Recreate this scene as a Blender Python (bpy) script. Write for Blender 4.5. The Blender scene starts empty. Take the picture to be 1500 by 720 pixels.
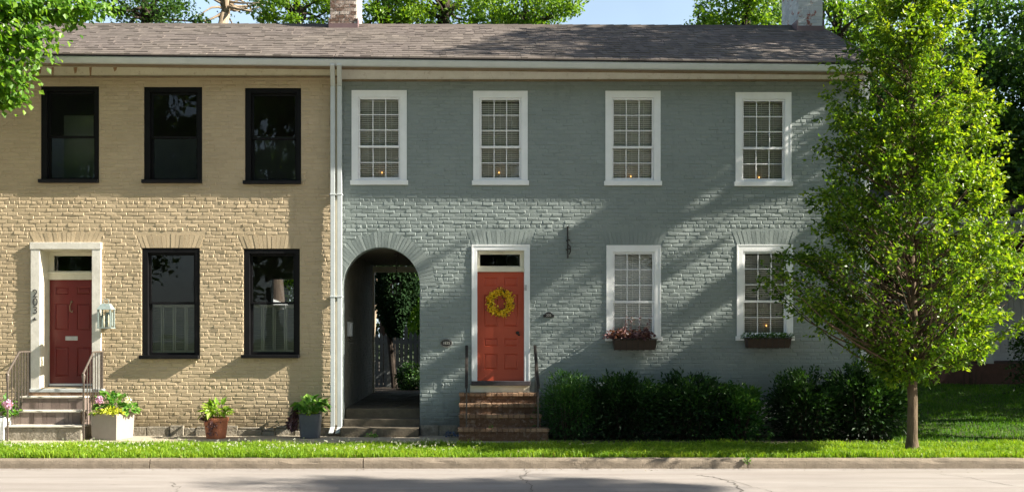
import bpy, bmesh, math, random
import numpy as np
from mathutils import Vector, Matrix

random.seed(7)
RNG = np.random.default_rng(11)
C = bpy.context.scene.collection
SC = bpy.context.scene
SUN = np.array([9.0, -1.6, 5.6])          # direction towards the sun

# ------------------------------------------------------------------ camera frame helper
KY = 1.6/9.0      # metres towards the wall per metre sideways along a sun ray
CAMZ, CAMD, F, PX, PY = 1.96, 20.0, 1500.0, 690.0, 490.0
def WX(px, Y=0.0): return (px - PX) * (CAMD + Y) / F
def WZ(py, Y=0.0): return CAMZ + (PY - py) * (CAMD + Y) / F

# ------------------------------------------------------------------ materials
def newmat(name):
    m = bpy.data.materials.new(name); m.use_nodes = True
    nt = m.node_tree; nt.nodes.clear()
    out = nt.nodes.new('ShaderNodeOutputMaterial')
    return m, nt, out
def N(nt, typ, **kw):
    n = nt.nodes.new(typ)
    for k, v in kw.items(): setattr(n, k, v)
    return n
def L(nt, a, b): nt.links.new(a, b)
def rgb(c): return (c[0], c[1], c[2], 1.0)
def math_node(nt, op, a, b=None):
    n = N(nt, 'ShaderNodeMath', operation=op)
    for i, v in enumerate((a, b)):
        if v is None: continue
        if hasattr(v, 'links'): L(nt, v, n.inputs[i])
        else: n.inputs[i].default_value = v
    return n.outputs[0]
def mixc(nt, fac, a, b, blend='MIX'):
    n = N(nt, 'ShaderNodeMix', data_type='RGBA', blend_type=blend)
    for s, v in ((n.inputs[0], fac), (n.inputs[6], a), (n.inputs[7], b)):
        if hasattr(v, 'links'): L(nt, v, s)
        else: s.default_value = v if isinstance(v, float) else rgb(v)
    return n.outputs[2]
def noise(nt, scale, detail=4, rough=0.6, vec=None, dist=0.0):
    n = N(nt, 'ShaderNodeTexNoise')
    n.inputs['Scale'].default_value = scale; n.inputs['Detail'].default_value = detail
    n.inputs['Roughness'].default_value = rough; n.inputs['Distortion'].default_value = dist
    if vec is None: vec = N(nt, 'ShaderNodeNewGeometry').outputs['Position']
    L(nt, vec, n.inputs['Vector'])
    return n.outputs['Fac']
def scaled_pos(nt, s):
    g = N(nt, 'ShaderNodeNewGeometry')
    m = N(nt, 'ShaderNodeVectorMath', operation='MULTIPLY'); m.inputs[1].default_value = s
    L(nt, g.outputs['Position'], m.inputs[0]); return m.outputs[0]
def ramp(nt, fac, stops):
    n = N(nt, 'ShaderNodeValToRGB')
    el = n.color_ramp.elements
    while len(el) < len(stops): el.new(0.5)
    for e, (p, c) in zip(el, stops):
        e.position = p; e.color = rgb(c) if not isinstance(c, float) else (c, c, c, 1)
    L(nt, fac, n.inputs[0]); return n.outputs[0]
def maprange(nt, v, a, b, c, d):
    n = N(nt, 'ShaderNodeMapRange'); L(nt, v, n.inputs[0])
    for i, x in enumerate((a, b, c, d)): n.inputs[i+1].default_value = x
    return n.outputs[0]
def bump(nt, h, strength, dist):
    b = N(nt, 'ShaderNodeBump'); b.inputs['Strength'].default_value = strength
    b.inputs['Distance'].default_value = dist; L(nt, h, b.inputs['Height']); return b.outputs[0]
def prin(nt, out, col, rough=0.7, spec=0.4, metal=0.0, normal=None):
    p = N(nt, 'ShaderNodeBsdfPrincipled')
    if hasattr(col, 'links'): L(nt, col, p.inputs['Base Color'])
    else: p.inputs['Base Color'].default_value = rgb(col)
    if hasattr(rough, 'links'): L(nt, rough, p.inputs['Roughness'])
    else: p.inputs['Roughness'].default_value = rough
    p.inputs['Specular IOR Level'].default_value = spec; p.inputs['Metallic'].default_value = metal
    if normal is not None: L(nt, normal, p.inputs['Normal'])
    L(nt, p.outputs[0], out.inputs[0]); return p
def attr(nt, name='rnd'):
    return N(nt, 'ShaderNodeAttribute', attribute_name=name).outputs['Fac']

def painted(name, col, col2, rough=0.55, scale=3.0, bstr=0.25, bscale=60, bdist=0.003, spec=0.4, dirt=None):
    m, nt, out = newmat(name)
    c = mixc(nt, maprange(nt, noise(nt, scale, 6, 0.65), 0.35, 0.68, 0, 1), col, col2)
    if dirt:
        c = mixc(nt, maprange(nt, noise(nt, scale*3.1, 8, 0.75), 0.56, 0.74, 0, 0.75), c, dirt)
    prin(nt, out, c, rough, spec, 0, bump(nt, noise(nt, bscale, 5, 0.6), bstr, bdist))
    return m
def brickpaint(name, col, col2, chip=None, soot=(0.1,0.09,0.07)):
    m, nt, out = newmat(name)
    r = attr(nt)
    big = noise(nt, 0.8, 5, 0.6)
    c = mixc(nt, maprange(nt, big, 0.35, 0.65, 0, 1), col, col2)
    hsv = N(nt, 'ShaderNodeHueSaturation'); L(nt, c, hsv.inputs['Color'])
    L(nt, maprange(nt, r, 0, 1, 0.95, 1.04), hsv.inputs['Value'])
    c = hsv.outputs[0]
    # rain-streak grime, its own shape
    streak = noise(nt, 1.0, 6, 0.7, scaled_pos(nt, (5.0, 5.0, 0.8)))
    c = mixc(nt, maprange(nt, streak, 0.58, 0.8, 0, 0.35), c, soot)
    if chip:
        c = mixc(nt, maprange(nt, noise(nt, 9.0, 6, 0.7), 0.67, 0.70, 0, 0.8), c, chip)
    # splash-back dirt rising from the pavement
    z = N(nt, 'ShaderNodeSeparateXYZ'); L(nt, N(nt, 'ShaderNodeNewGeometry').outputs['Position'], z.inputs[0])
    dz = math_node(nt, 'ADD', z.outputs[2], math_node(nt, 'MULTIPLY', noise(nt, 4, 6, 0.7), -0.9))
    c = mixc(nt, maprange(nt, dz, -0.35, 0.25, 0.8, 0.0), c, soot)
    h = math_node(nt, 'ADD', math_node(nt, 'MULTIPLY', noise(nt, 34, 5, 0.65), 1.0), math_node(nt, 'MULTIPLY', noise(nt, 90, 4, 0.6), 0.35))
    prin(nt, out, c, 0.62, 0.35, 0, bump(nt, h, 0.5, 0.007))
    return m
def leafmat(name, dark, mid, light, trans=0.45, rough=0.42, spec=0.45):
    m, nt, out = newmat(name)
    c = ramp(nt, attr(nt), [(0.0, dark), (0.55, mid), (1.0, light)])
    p = N(nt, 'ShaderNodeBsdfPrincipled'); L(nt, c, p.inputs['Base Color'])
    p.inputs['Roughness'].default_value = rough; p.inputs['Specular IOR Level'].default_value = spec
    t = N(nt, 'ShaderNodeBsdfTranslucent')
    tc = mixc(nt, 1.0, c, (1.55, 1.45, 0.55), 'MULTIPLY'); L(nt, tc, t.inputs[0])
    x = N(nt, 'ShaderNodeMixShader'); x.inputs[0].default_value = trans
    L(nt, p.outputs[0], x.inputs[1]); L(nt, t.outputs[0], x.inputs[2]); L(nt, x.outputs[0], out.inputs[0])
    return m
def glassmat(name, tint=(0.82,0.86,0.84), ior=1.65, wave=0.0):
    m, nt, out = newmat(name)
    tr = N(nt, 'ShaderNodeBsdfTransparent'); tr.inputs[0].default_value = rgb(tint)
    gl = N(nt, 'ShaderNodeBsdfGlossy'); gl.inputs['Roughness'].default_value = 0.01
    fr = N(nt, 'ShaderNodeFresnel'); fr.inputs[0].default_value = ior
    if wave:
        b = bump(nt, noise(nt, 2.2, 2, 0.5), wave, 0.02); L(nt, b, gl.inputs['Normal'])
    x = N(nt, 'ShaderNodeMixShader'); L(nt, fr.outputs[0], x.inputs[0])
    L(nt, tr.outputs[0], x.inputs[1]); L(nt, gl.outputs[0], x.inputs[2]); L(nt, x.outputs[0], out.inputs[0])
    return m
def emit(name, col, s):
    m, nt, out = newmat(name)
    e = N(nt, 'ShaderNodeEmission'); e.inputs[0].default_value = rgb(col); e.inputs[1].default_value = s
    L(nt, e.outputs[0], out.inputs[0]); return m
def bark(name, col, col2, sc=(14,14,2.5)):
    m, nt, out = newmat(name)
    n1 = noise(nt, 1.0, 7, 0.7, scaled_pos(nt, sc))
    c = mixc(nt, maprange(nt, n1, 0.35, 0.65, 0, 1), col, col2)
    prin(nt, out, c, 0.85, 0.2, 0, bump(nt, n1, 0.9, 0.03)); return m

M = {}
M['tan']   = brickpaint('tan_brick_paint', (0.465,0.372,0.247), (0.415,0.33,0.214), None, (0.16,0.13,0.08))
M['grey']  = brickpaint('grey_brick_paint', (0.238,0.277,0.270), (0.21,0.248,0.243), None, (0.085,0.09,0.085))
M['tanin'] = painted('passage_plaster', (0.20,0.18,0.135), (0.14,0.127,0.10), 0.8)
M['interior'] = painted('interior_paint', (0.33,0.33,0.30), (0.29,0.29,0.27), 0.9)
M['sage']  = painted('sage_interior', (0.22,0.255,0.235), (0.2,0.23,0.21), 0.9)
M['floorin'] = painted('interior_floor', (0.10,0.07,0.05), (0.08,0.055,0.04), 0.6)
M['white'] = painted('white_trim_paint', (0.84,0.86,0.87), (0.78,0.80,0.81), 0.45, 5)
M['vinyl'] = painted('white_vinyl', (0.80,0.81,0.82), (0.76,0.77,0.79), 0.35, 6, 0.05)
M['cream'] = painted('cream_trim_paint', (0.70,0.66,0.53), (0.62,0.57,0.44), 0.5, 5)
M['oldwhite'] = painted('weathered_white_stone', (0.68,0.66,0.60), (0.56,0.54,0.48), 0.7, 7, 0.5, 30, 0.006, dirt=(0.34,0.32,0.27))
M['cornice_cream'] = painted('stained_cream_cornice', (0.76,0.72,0.57), (0.68,0.63,0.48), 0.55, 4, 0.3, 30, 0.004, dirt=(0.30,0.20,0.10))
M['cornice_white'] = painted('peeling_white_cornice', (0.85,0.85,0.84), (0.76,0.75,0.73), 0.6, 4, 0.4, 30, 0.005, dirt=(0.36,0.31,0.26))
M['moulding'] = painted('brown_stained_moulding', (0.27,0.205,0.13), (0.17,0.125,0.08), 0.7, 6, 0.5, 30, 0.005, dirt=(0.09,0.06,0.035))
M['rust']  = painted('rust_stain', (0.30,0.15,0.07), (0.42,0.30,0.17), 0.8, 30)
M['gutter'] = painted('gutter_aluminium', (0.56,0.60,0.61), (0.50,0.54,0.55), 0.4, 4, 0.05)
M['black'] = painted('black_window_paint', (0.005,0.005,0.006), (0.008,0.008,0.009), 0.55, 4, 0.1, spec=0.15)
M['iron']  = painted('wrought_iron', (0.014,0.013,0.012), (0.028,0.022,0.018), 0.5, 20, 0.4, 80, 0.003)
M['ironbrown'] = painted('weathered_iron', (0.11,0.09,0.075), (0.07,0.055,0.045), 0.5, 20, 0.4, 80, 0.003)
M['darkred'] = painted('dark_red_door_paint', (0.155,0.016,0.014), (0.135,0.014,0.013), 0.38, 3, 0.1)
M['orange'] = painted('orange_red_door_paint', (0.47,0.075,0.034), (0.41,0.062,0.028), 0.42, 3, 0.1)
M['brass'] = painted('dull_brass', (0.32,0.26,0.16), (0.25,0.20,0.12), 0.35, 10, 0.1)
M['steel'] = painted('satin_steel', (0.5,0.5,0.5), (0.42,0.42,0.42), 0.35, 10, 0.1)
M['verdigris'] = painted('verdigris_copper', (0.25,0.31,0.30), (0.18,0.225,0.22), 0.5, 20, 0.3)
M['blind'] = painted('blind_slat', (0.88,0.88,0.87), (0.84,0.84,0.83), 0.5, 4, 0.05)
M['shutter'] = painted('sage_shutter_paint', (0.27,0.30,0.255), (0.24,0.265,0.225), 0.5, 4, 0.05)
M['stone'] = painted('rough_stone', (0.30,0.27,0.22), (0.18,0.16,0.12), 0.9, 9, 0.9, 22, 0.03, dirt=(0.08,0.07,0.05))
M['limestone'] = painted('pale_step_stone', (0.60,0.57,0.50), (0.48,0.45,0.39), 0.85, 9, 0.6, 40, 0.008, dirt=(0.30,0.27,0.22))
M['bluestone'] = painted('grey_sill_stone', (0.42,0.45,0.45), (0.34,0.36,0.36), 0.8, 9, 0.5, 40, 0.008)
M['darkstone'] = painted('dark_step_stone', (0.125,0.105,0.075), (0.085,0.07,0.05), 0.9, 7, 0.8, 30, 0.012)
M['darksill'] = painted('dark_sill_stone', (0.06,0.05,0.055), (0.04,0.035,0.04), 0.7, 9, 0.5, 40, 0.008)
M['concrete'] = painted('pavement_concrete', (0.42,0.37,0.29), (0.34,0.30,0.23), 0.9, 3, 0.5, 60, 0.006, dirt=(0.22,0.19,0.14))
M['kerb'] = painted('kerb_concrete', (0.25,0.205,0.155), (0.165,0.135,0.10), 0.9, 6, 0.9, 45, 0.014, dirt=(0.09,0.072,0.052))
M['litter'] = leafmat('dry_litter', (0.06,0.045,0.03), (0.14,0.10,0.06), (0.22,0.19,0.08), 0.15)
M['soil'] = painted('dark_soil', (0.05,0.04,0.03), (0.08,0.06,0.04), 0.95, 9, 0.9, 25, 0.03)
M['planter'] = painted('taupe_planter', (0.33,0.29,0.255), (0.29,0.255,0.225), 0.7, 6, 0.3)
M['terracotta'] = painted('terracotta', (0.42,0.15,0.075), (0.36,0.125,0.065), 0.75, 6, 0.3, dirt=(0.45,0.33,0.25))
M['slate'] = painted('slate_grey_pot', (0.085,0.095,0.115), (0.07,0.078,0.095), 0.45, 6, 0.2)
M['boxbrown'] = painted('brown_trough', (0.055,0.035,0.026), (0.04,0.026,0.02), 0.7, 12, 0.4)
M['pinkflower'] = leafmat('lilac_petals', (0.42,0.22,0.42), (0.62,0.36,0.62), (0.75,0.55,0.75), 0.3)
M['whiteflower'] = leafmat('white_petals', (0.6,0.6,0.5), (0.75,0.75,0.68), (0.8,0.8,0.76), 0.3)
M['yellowflower'] = leafmat('yellow_petals', (0.60,0.38,0.01), (0.80,0.57,0.015), (0.86,0.70,0.05), 0.25)
M['clover'] = leafmat('clover_blossom', (0.5,0.5,0.42), (0.65,0.65,0.58), (0.75,0.75,0.7), 0.2)
M['twig'] = bark('wreath_twig', (0.07,0.035,0.02), (0.035,0.02,0.014))
M['bark'] = bark('grey_brown_bark', (0.15,0.11,0.07), (0.06,0.043,0.028))
M['barkdark'] = bark('dark_bark', (0.055,0.042,0.032), (0.03,0.023,0.018))
M['barkpale'] = bark('pale_bark', (0.42,0.34,0.25), (0.25,0.19,0.13))
M['leaf_pear'] = leafmat('pear_leaves', (0.035,0.09,0.010), (0.125,0.232,0.014), (0.30,0.39,0.03), 0.52, 0.4, 0.4)
M['leaf_maple'] = leafmat('maple_leaves', (0.06,0.16,0.014), (0.12,0.26,0.02), (0.21,0.36,0.03), 0.5)
M['leaf_bright'] = leafmat('bright_tree_leaves', (0.06,0.14,0.014), (0.13,0.25,0.02), (0.24,0.36,0.035), 0.5)
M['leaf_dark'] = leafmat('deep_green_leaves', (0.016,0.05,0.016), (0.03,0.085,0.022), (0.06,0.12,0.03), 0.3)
M['leaf_mid'] = leafmat('mid_green_leaves', (0.03,0.085,0.018), (0.065,0.15,0.025), (0.12,0.21,0.04), 0.4)
M['leaf_shrub'] = leafmat('shrub_leaves', (0.007,0.022,0.006), (0.016,0.054,0.011), (0.075,0.18,0.03), 0.25, 0.55, 0.3)
M['leaf_shrub2'] = leafmat('light_shrub_leaves', (0.016,0.06,0.013), (0.045,0.13,0.022), (0.11,0.22,0.03), 0.3, 0.5, 0.3)
M['leaf_ivy'] = leafmat('ivy_leaves', (0.006,0.02,0.006), (0.010,0.03,0.009), (0.018,0.045,0.012), 0.1, 0.75, 0.1)
M['leaf_hosta'] = leafmat('hosta_leaves', (0.12,0.24,0.02), (0.22,0.36,0.03), (0.36,0.46,0.05), 0.35)
M['leaf_lush'] = leafmat('lush_plant_leaves', (0.05,0.16,0.02), (0.10,0.25,0.035), (0.20,0.34,0.06), 0.35)
M['leaf_lime'] = leafmat('lime_leaves', (0.34,0.40,0.03), (0.50,0.55,0.05), (0.62,0.64,0.10), 0.35)
M['leaf_purple'] = leafmat('purple_leaves', (0.035,0.014,0.02), (0.07,0.028,0.035), (0.13,0.05,0.06), 0.2)
M['leaf_heuchera'] = leafmat('mauve_leaves', (0.08,0.035,0.04), (0.17,0.085,0.09), (0.36,0.22,0.22), 0.25)
M['leaf_blue'] = leafmat('blue_flower_petals', (0.03,0.05,0.14), (0.05,0.09,0.2), (0.10,0.16,0.3), 0.2)
M['grass'] = leafmat('grass_blades', (0.10,0.21,0.014), (0.20,0.34,0.02), (0.36,0.46,0.05), 0.4, 0.5, 0.3)
M['lawn'] = leafmat('lawn_blades', (0.035,0.11,0.010), (0.07,0.18,0.015), (0.13,0.24,0.025), 0.4, 0.5, 0.3)
M['strawgrass'] = leafmat('dry_blades', (0.16,0.13,0.05), (0.30,0.25,0.10), (0.42,0.36,0.17), 0.3)
M['turf'] = painted('turf_ground', (0.04,0.075,0.012), (0.06,0.07,0.02), 0.95, 4, 0.8, 40, 0.02)
M['glass'] = glassmat('window_glass', (0.95,0.97,0.96), 1.5, 0.10)
M['glassclear'] = glassmat('lantern_glass', (0.9,0.92,0.9), 1.45)
M['candle'] = emit('candle_bulb', (1.0,0.45,0.12), 0.9)
M['ivory'] = painted('ivory_candle', (0.6,0.55,0.42), (0.55,0.5,0.38), 0.5)
M['fencepale'] = painted('weathered_fence', (0.27,0.29,0.29), (0.18,0.19,0.185), 0.85, 6, 0.6, 30, 0.006)
M['porchred'] = painted('dark_brick_red', (0.075,0.035,0.028), (0.05,0.025,0.02), 0.85, 8, 0.7, 25, 0.01)
M['greypaint'] = painted('porch_grey_paint', (0.36,0.39,0.43), (0.32,0.35,0.39), 0.55, 4)
M['letter'] = painted('plaque_lettering', (0.46,0.45,0.42), (0.42,0.41,0.38), 0.5)
M['digit'] = painted('dark_metal_digits', (0.05,0.05,0.05), (0.04,0.04,0.04), 0.4)
M['plaque'] = painted('black_plaque', (0.010,0.010,0.011), (0.014,0.014,0.015), 0.4)
M['flash'] = painted('lead_flashing', (0.20,0.13,0.13), (0.15,0.10,0.105), 0.6)
M['pole'] = bark('weathered_pole', (0.12,0.09,0.07), (0.08,0.06,0.05))

def shingle():
    m, nt, out = newmat('asphalt_shingles')
    c = ramp(nt, attr(nt), [(0.0, (0.095,0.081,0.070)), (0.5, (0.150,0.129,0.113)), (1.0, (0.215,0.185,0.16))])
    c = mixc(nt, maprange(nt, noise(nt, 0.6, 5, 0.6), 0.4, 0.65, 0, 0.5), c, (0.15,0.125,0.12))
    sp = noise(nt, 160, 3, 0.7)
    c = mixc(nt, maprange(nt, sp, 0.4, 0.7, 0, 0.4), c, (0.08,0.065,0.06))
    prin(nt, out, c, 0.9, 0.25, 0, bump(nt, sp, 0.5, 0.006)); return m
M['shingle'] = shingle()
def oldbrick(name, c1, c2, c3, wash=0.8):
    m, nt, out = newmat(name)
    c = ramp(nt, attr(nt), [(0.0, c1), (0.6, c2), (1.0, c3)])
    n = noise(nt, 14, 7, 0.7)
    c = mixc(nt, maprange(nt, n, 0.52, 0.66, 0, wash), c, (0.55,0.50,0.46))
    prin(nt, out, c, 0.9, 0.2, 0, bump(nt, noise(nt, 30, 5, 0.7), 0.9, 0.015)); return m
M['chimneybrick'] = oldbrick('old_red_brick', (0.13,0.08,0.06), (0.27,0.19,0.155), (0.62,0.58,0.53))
M['stepbrick'] = oldbrick('brown_step_brick', (0.11,0.062,0.038), (0.18,0.108,0.066), (0.34,0.22,0.135), 0.2)
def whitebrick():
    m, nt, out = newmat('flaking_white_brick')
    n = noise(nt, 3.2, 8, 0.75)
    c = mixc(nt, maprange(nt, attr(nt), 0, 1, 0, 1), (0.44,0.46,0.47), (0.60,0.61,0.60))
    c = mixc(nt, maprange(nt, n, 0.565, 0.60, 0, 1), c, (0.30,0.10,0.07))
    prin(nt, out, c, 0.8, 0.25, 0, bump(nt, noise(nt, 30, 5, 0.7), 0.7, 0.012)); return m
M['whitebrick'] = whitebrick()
def tile():
    m, nt, out = newmat('riser_tiles')
    c = ramp(nt, attr(nt), [(0.0, (0.15,0.115,0.10)), (0.5, (0.20,0.155,0.135)), (1.0, (0.25,0.20,0.175))])
    c = mixc(nt, maprange(nt, noise(nt, 12, 6, 0.7), 0.5, 0.7, 0, 0.5), c, (0.11,0.085,0.075))
    prin(nt, out, c, 0.7, 0.3, 0, bump(nt, noise(nt, 40, 4, 0.6), 0.4, 0.004)); return m
M['tile'] = tile()
def road():
    m, nt, out = newmat('worn_road')
    n = noise(nt, 1.0, 7, 0.7, scaled_pos(nt, (0.5, 2.2, 1)))
    c = mixc(nt, maprange(nt, n, 0.36, 0.62, 0, 1), (0.36,0.335,0.315), (0.285,0.262,0.245))
    c = mixc(nt, maprange(nt, noise(nt, 220, 3, 0.8), 0.45, 0.75, 0, 0.5), c, (0.22,0.19,0.17))
    c = mixc(nt, maprange(nt, noise(nt, 2.4, 8, 0.75), 0.62, 0.72, 0, 0.35), c, (0.2,0.18,0.165))
    oil = noise(nt, 5.5, 3, 0.5, scaled_pos(nt, (0.6, 1, 1)))
    c = mixc(nt, maprange(nt, oil, 0.68, 0.76, 0, 0.5), c, (0.12,0.105,0.095))
    long = noise(nt, 1.0, 4, 0.6, scaled_pos(nt, (0.12, 3.0, 1)))
    c = mixc(nt, maprange(nt, long, 0.42, 0.68, 0, 0.6), c, (0.24,0.21,0.19))
    prin(nt, out, c, 0.85, 0.3, 0, bump(nt, noise(nt, 180, 4, 0.7), 0.6, 0.008)); return m
M['road'] = road()
M['crack'] = painted('dark_crack', (0.13,0.115,0.10), (0.10,0.09,0.08), 0.95)

# ------------------------------------------------------------------ mesh building
WLOC = {}
def thing(name, label, cat, loc=(0,0,0), group=None):
    o = bpy.data.objects.new(name, None); C.objects.link(o)
    o.location = loc; o.empty_display_size = 0.2
    o['label'] = label; o['category'] = cat
    if group: o['group'] = group
    WLOC[o.name] = np.array(loc, float); return o
class MB:
    def __init__(self): self.v = []; self.f = []; self.r = []
    def vert(self, *p): self.v.append(p); return len(self.v) - 1
    def face(self, idx, r=0.5): self.f.append(tuple(idx)); self.r.append(r)
    def poly(self, pts, r=0.5):
        b = len(self.v); self.v.extend(tuple(p) for p in pts); self.face(range(b, b+len(pts)), r)
    def box(self, x0, x1, y0, y1, z0, z1, r=0.5, skip=''):
        x0, x1 = sorted((x0, x1)); y0, y1 = sorted((y0, y1)); z0, z1 = sorted((z0, z1))
        b = len(self.v)
        self.v += [(x0,y0,z0),(x1,y0,z0),(x1,y1,z0),(x0,y1,z0),(x0,y0,z1),(x1,y0,z1),(x1,y1,z1),(x0,y1,z1)]
        for q in ((0,3,2,1),(4,5,6,7),(0,1,5,4),(1,2,6,5),(2,3,7,6),(3,0,4,7)):
            self.face([b+i for i in q], r)
    def hexa(self, pts, r=0.5):          # 8 points, same order as box
        b = len(self.v); self.v += [tuple(p) for p in pts]
        for q in ((0,3,2,1),(4,5,6,7),(0,1,5,4),(1,2,6,5),(2,3,7,6),(3,0,4,7)):
            self.face([b+i for i in q], r)
    def prism_y(self, poly, y0, y1, r=0.5):   # polygon in (x,z), extruded along y
        n = len(poly); b = len(self.v)
        self.v += [(x, y0, z) for x, z in poly] + [(x, y1, z) for x, z in poly]
        self.face(range(b, b+n), r); self.face(range(b+2*n-1, b+n-1, -1), r)
        for i in range(n):
            j = (i+1) % n; self.face((b+i, b+n+i, b+n+j, b+j), r)
    def prism_x(self, poly, x0, x1, r=0.5, z_off1=0.0):   # polygon in (y,z), extruded along x
        n = len(poly); b = len(self.v)
        self.v += [(x0, y, z) for y, z in poly] + [(x1, y, z+z_off1) for y, z in poly]
        self.face(range(b+n-1, b-1, -1), r); self.face(range(b+n, b+2*n), r)
        for i in range(n):
            j = (i+1) % n; self.face((b+i, b+j, b+n+j, b+n+i), r)
    def tube(self, pts, rad, seg=8, r=0.5):
        pts = [Vector(p) for p in pts]
        if not hasattr(rad, '__len__'): rad = [rad]*len(pts)
        rings = []; up = Vector((0.13, 0.31, 0.94))
        for i, p in enumerate(pts):
            d = (pts[min(i+1, len(pts)-1)] - pts[max(i-1, 0)]).normalized()
            a = d.cross(up)
            if a.length < 1e-3: a = d.cross(Vector((1,0,0)))
            a.normalize(); c = d.cross(a)
            rings.append([self.vert(*(p + (a*math.cos(2*math.pi*k/seg) + c*math.sin(2*math.pi*k/seg))*rad[i])) for k in range(seg)])
        for i in range(len(rings)-1):
            for k in range(seg):
                self.face((rings[i][k], rings[i][(k+1)%seg], rings[i+1][(k+1)%seg], rings[i+1][k]), r)
        self.face(rings[0][::-1], r); self.face(rings[-1], r)
    def lathe(self, prof, cx, cy, seg=24, sq=0.0, r=0.5):   # prof [(radius,z)]; sq>0 squares the section
        rings = []
        for rad, z in prof:
            ring = []
            for k in range(seg):
                a = 2*math.pi*(k+0.5)/seg; c, s = math.cos(a), math.sin(a)
                if sq:
                    e = 2.0 + sq*6; q = (abs(c)**e + abs(s)**e)**(-1/e); c, s = c*q, s*q
                ring.append(self.vert(cx+c*rad, cy+s*rad, z))
            rings.append(ring)
        for i in range(len(rings)-1):
            for k in range(seg):
                self.face((rings[i][k], rings[i][(k+1)%seg], rings[i+1][(k+1)%seg], rings[i+1][k]), r)
        self.face(rings[0][::-1], r); self.face(rings[-1], r)
    def build(self, name, m, parent=None, smooth=False, bevel=0.0):
        return link_mesh(name, np.array(self.v, float), self.f, np.array(self.r), m, parent, smooth, bevel)
def link_mesh(name, v, f, r, m, parent=None, smooth=False, bevel=0.0):
    me = bpy.data.meshes.new(name)
    base = WLOC[parent.name] if parent is not None else np.zeros(3)
    me.from_pydata((v - base).tolist(), [], f if isinstance(f, list) else f.tolist())
    a = me.attributes.new('rnd', 'FLOAT', 'FACE'); a.data.foreach_set('value', np.asarray(r, np.float32))
    me.materials.append(M[m] if isinstance(m, str) else m)
    if smooth: me.polygons.foreach_set('use_smooth', np.ones(len(me.polygons), bool))
    me.update()
    o = bpy.data.objects.new(name, me); C.objects.link(o)
    if parent is not None: o.parent = parent
    WLOC[o.name] = base.copy()
    if bevel > 0:
        bv = o.modifiers.new('bevel', 'BEVEL'); bv.width = bevel; bv.segments = 2; bv.limit_method = 'ANGLE'
    return o
def tag(o, label, cat, group=None):
    o['label'] = label; o['category'] = cat
    if group: o['group'] = group
    return o
def rebase(o, loc):     # single-mesh things: put the origin at the thing's base
    loc = Vector(loc); o.data.transform(Matrix.Translation(-loc)); o.location = loc; return o
def struct(o): o['kind'] = 'structure'; return o

def unit(a): return a / np.maximum(np.linalg.norm(a, axis=1, keepdims=True), 1e-9)
def leaf_arrays(P, size, axis, nrm, wid=0.55, fold=0.12, rnd=None):
    n = len(P); axis = unit(axis); side = unit(np.cross(axis, nrm)); nn = np.cross(side, axis)
    s = np.asarray(size).reshape(-1, 1) * np.ones((n, 1))
    a = P; b = P + axis*s*0.42 + side*s*wid*0.5 + nn*s*fold
    c = P + axis*s; d = P + axis*s*0.42 - side*s*wid*0.5 + nn*s*fold
    v = np.stack([a, b, c, d], 1).reshape(-1, 3)
    i = np.arange(n)[:, None]*4
    f = np.concatenate([i + np.array([0,1,2]), i + np.array([0,2,3])], 1).reshape(-1, 3)
    if rnd is None: rnd = RNG.random(n)
    return v, f, np.repeat(rnd, 2)
def leaves(name, P, size, m, parent=None, axis=None, nrm=None, wid=0.6, fold=0.12, rnd=None):
    n = len(P)
    if axis is None: axis = RNG.normal(size=(n,3)) + np.array([0,0,-0.35])
    if nrm is None: nrm = RNG.normal(size=(n,3))*0.75 + np.array([0.25,-0.2,0.9])
    v, f, r = leaf_arrays(P, size, axis, nrm, wid, fold, rnd)
    return link_mesh(name, v, f, r, m, parent)

# ------------------------------------------------------------------ brick walls with openings
def wall_shell(mb, x0, x1, z0, z1, holes, arch=None, y0=0.0, y1=0.30):
    rects = [tuple(h) for h in holes]
    if arch: rects.append((arch[0]-arch[2], arch[0]+arch[2], z0, arch[1]+arch[2]))
    xs = sorted({x0, x1, *[r[0] for r in rects], *[r[1] for r in rects]})
    zs = sorted({z0, z1, *[r[2] for r in rects], *[r[3] for r in rects]})
    xs = [x for x in xs if x0 <= x <= x1]; zs = [z for z in zs if z0 <= z <= z1]
    inside = lambda x, z: any(r[0] < x < r[1] and r[2] < z < r[3] for r in rects)
    for i in range(len(xs)-1):
        for j in range(len(zs)-1):
            a, b, c, d = xs[i], xs[i+1], zs[j], zs[j+1]
            if inside((a+b)/2, (c+d)/2): continue
            mb.poly([(a,y0,c),(b,y0,c),(b,y0,d),(a,y0,d)]); mb.poly([(a,y1,d),(b,y1,d),(b,y1,c),(a,y1,c)])
    for r in holes:
        a, b, c, d = r
        mb.poly([(a,y0,c),(a,y1,c),(a,y1,d),(a,y0,d)]); mb.poly([(b,y0,d),(b,y1,d),(b,y1,c),(b,y0,c)])
        mb.poly([(a,y0,d),(a,y1,d),(b,y1,d),(b,y0,d)]); mb.poly([(a,y0,c),(b,y0,c),(b,y1,c),(a,y1,c)])
    for x in (x0, x1): mb.poly([(x,y0,z0),(x,y1,z0),(x,y1,z1),(x,y0,z1)])
    if arch:
        cx, cz, R = arch; n = 24
        pts = [(cx - R*math.cos(math.pi*k/n), cz + R*math.sin(math.pi*k/n)) for k in range(n+1)]
        top = cz + R
        for k in range(n):
            (a, b), (c, d) = pts[k], pts[k+1]
            for y in (y0, y1):
                if max(b, d) < top - 1e-6: mb.poly([(a,y,b),(c,y,d),(c,y,top),(a,y,top)])
                else: mb.poly([(a,y,b),(c,y,d),(c,y,top)] if b > d else [(a,y,b),(c,y,d),(a,y,top)])
            mb.poly([(a,y0,b),(a,y1,b),(c,y1,d),(c,y0,d)])
        for x in (cx-R, cx+R): mb.poly([(x,y0,z0),(x,y1,z0),(x,y1,cz),(x,y0,cz)])
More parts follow.
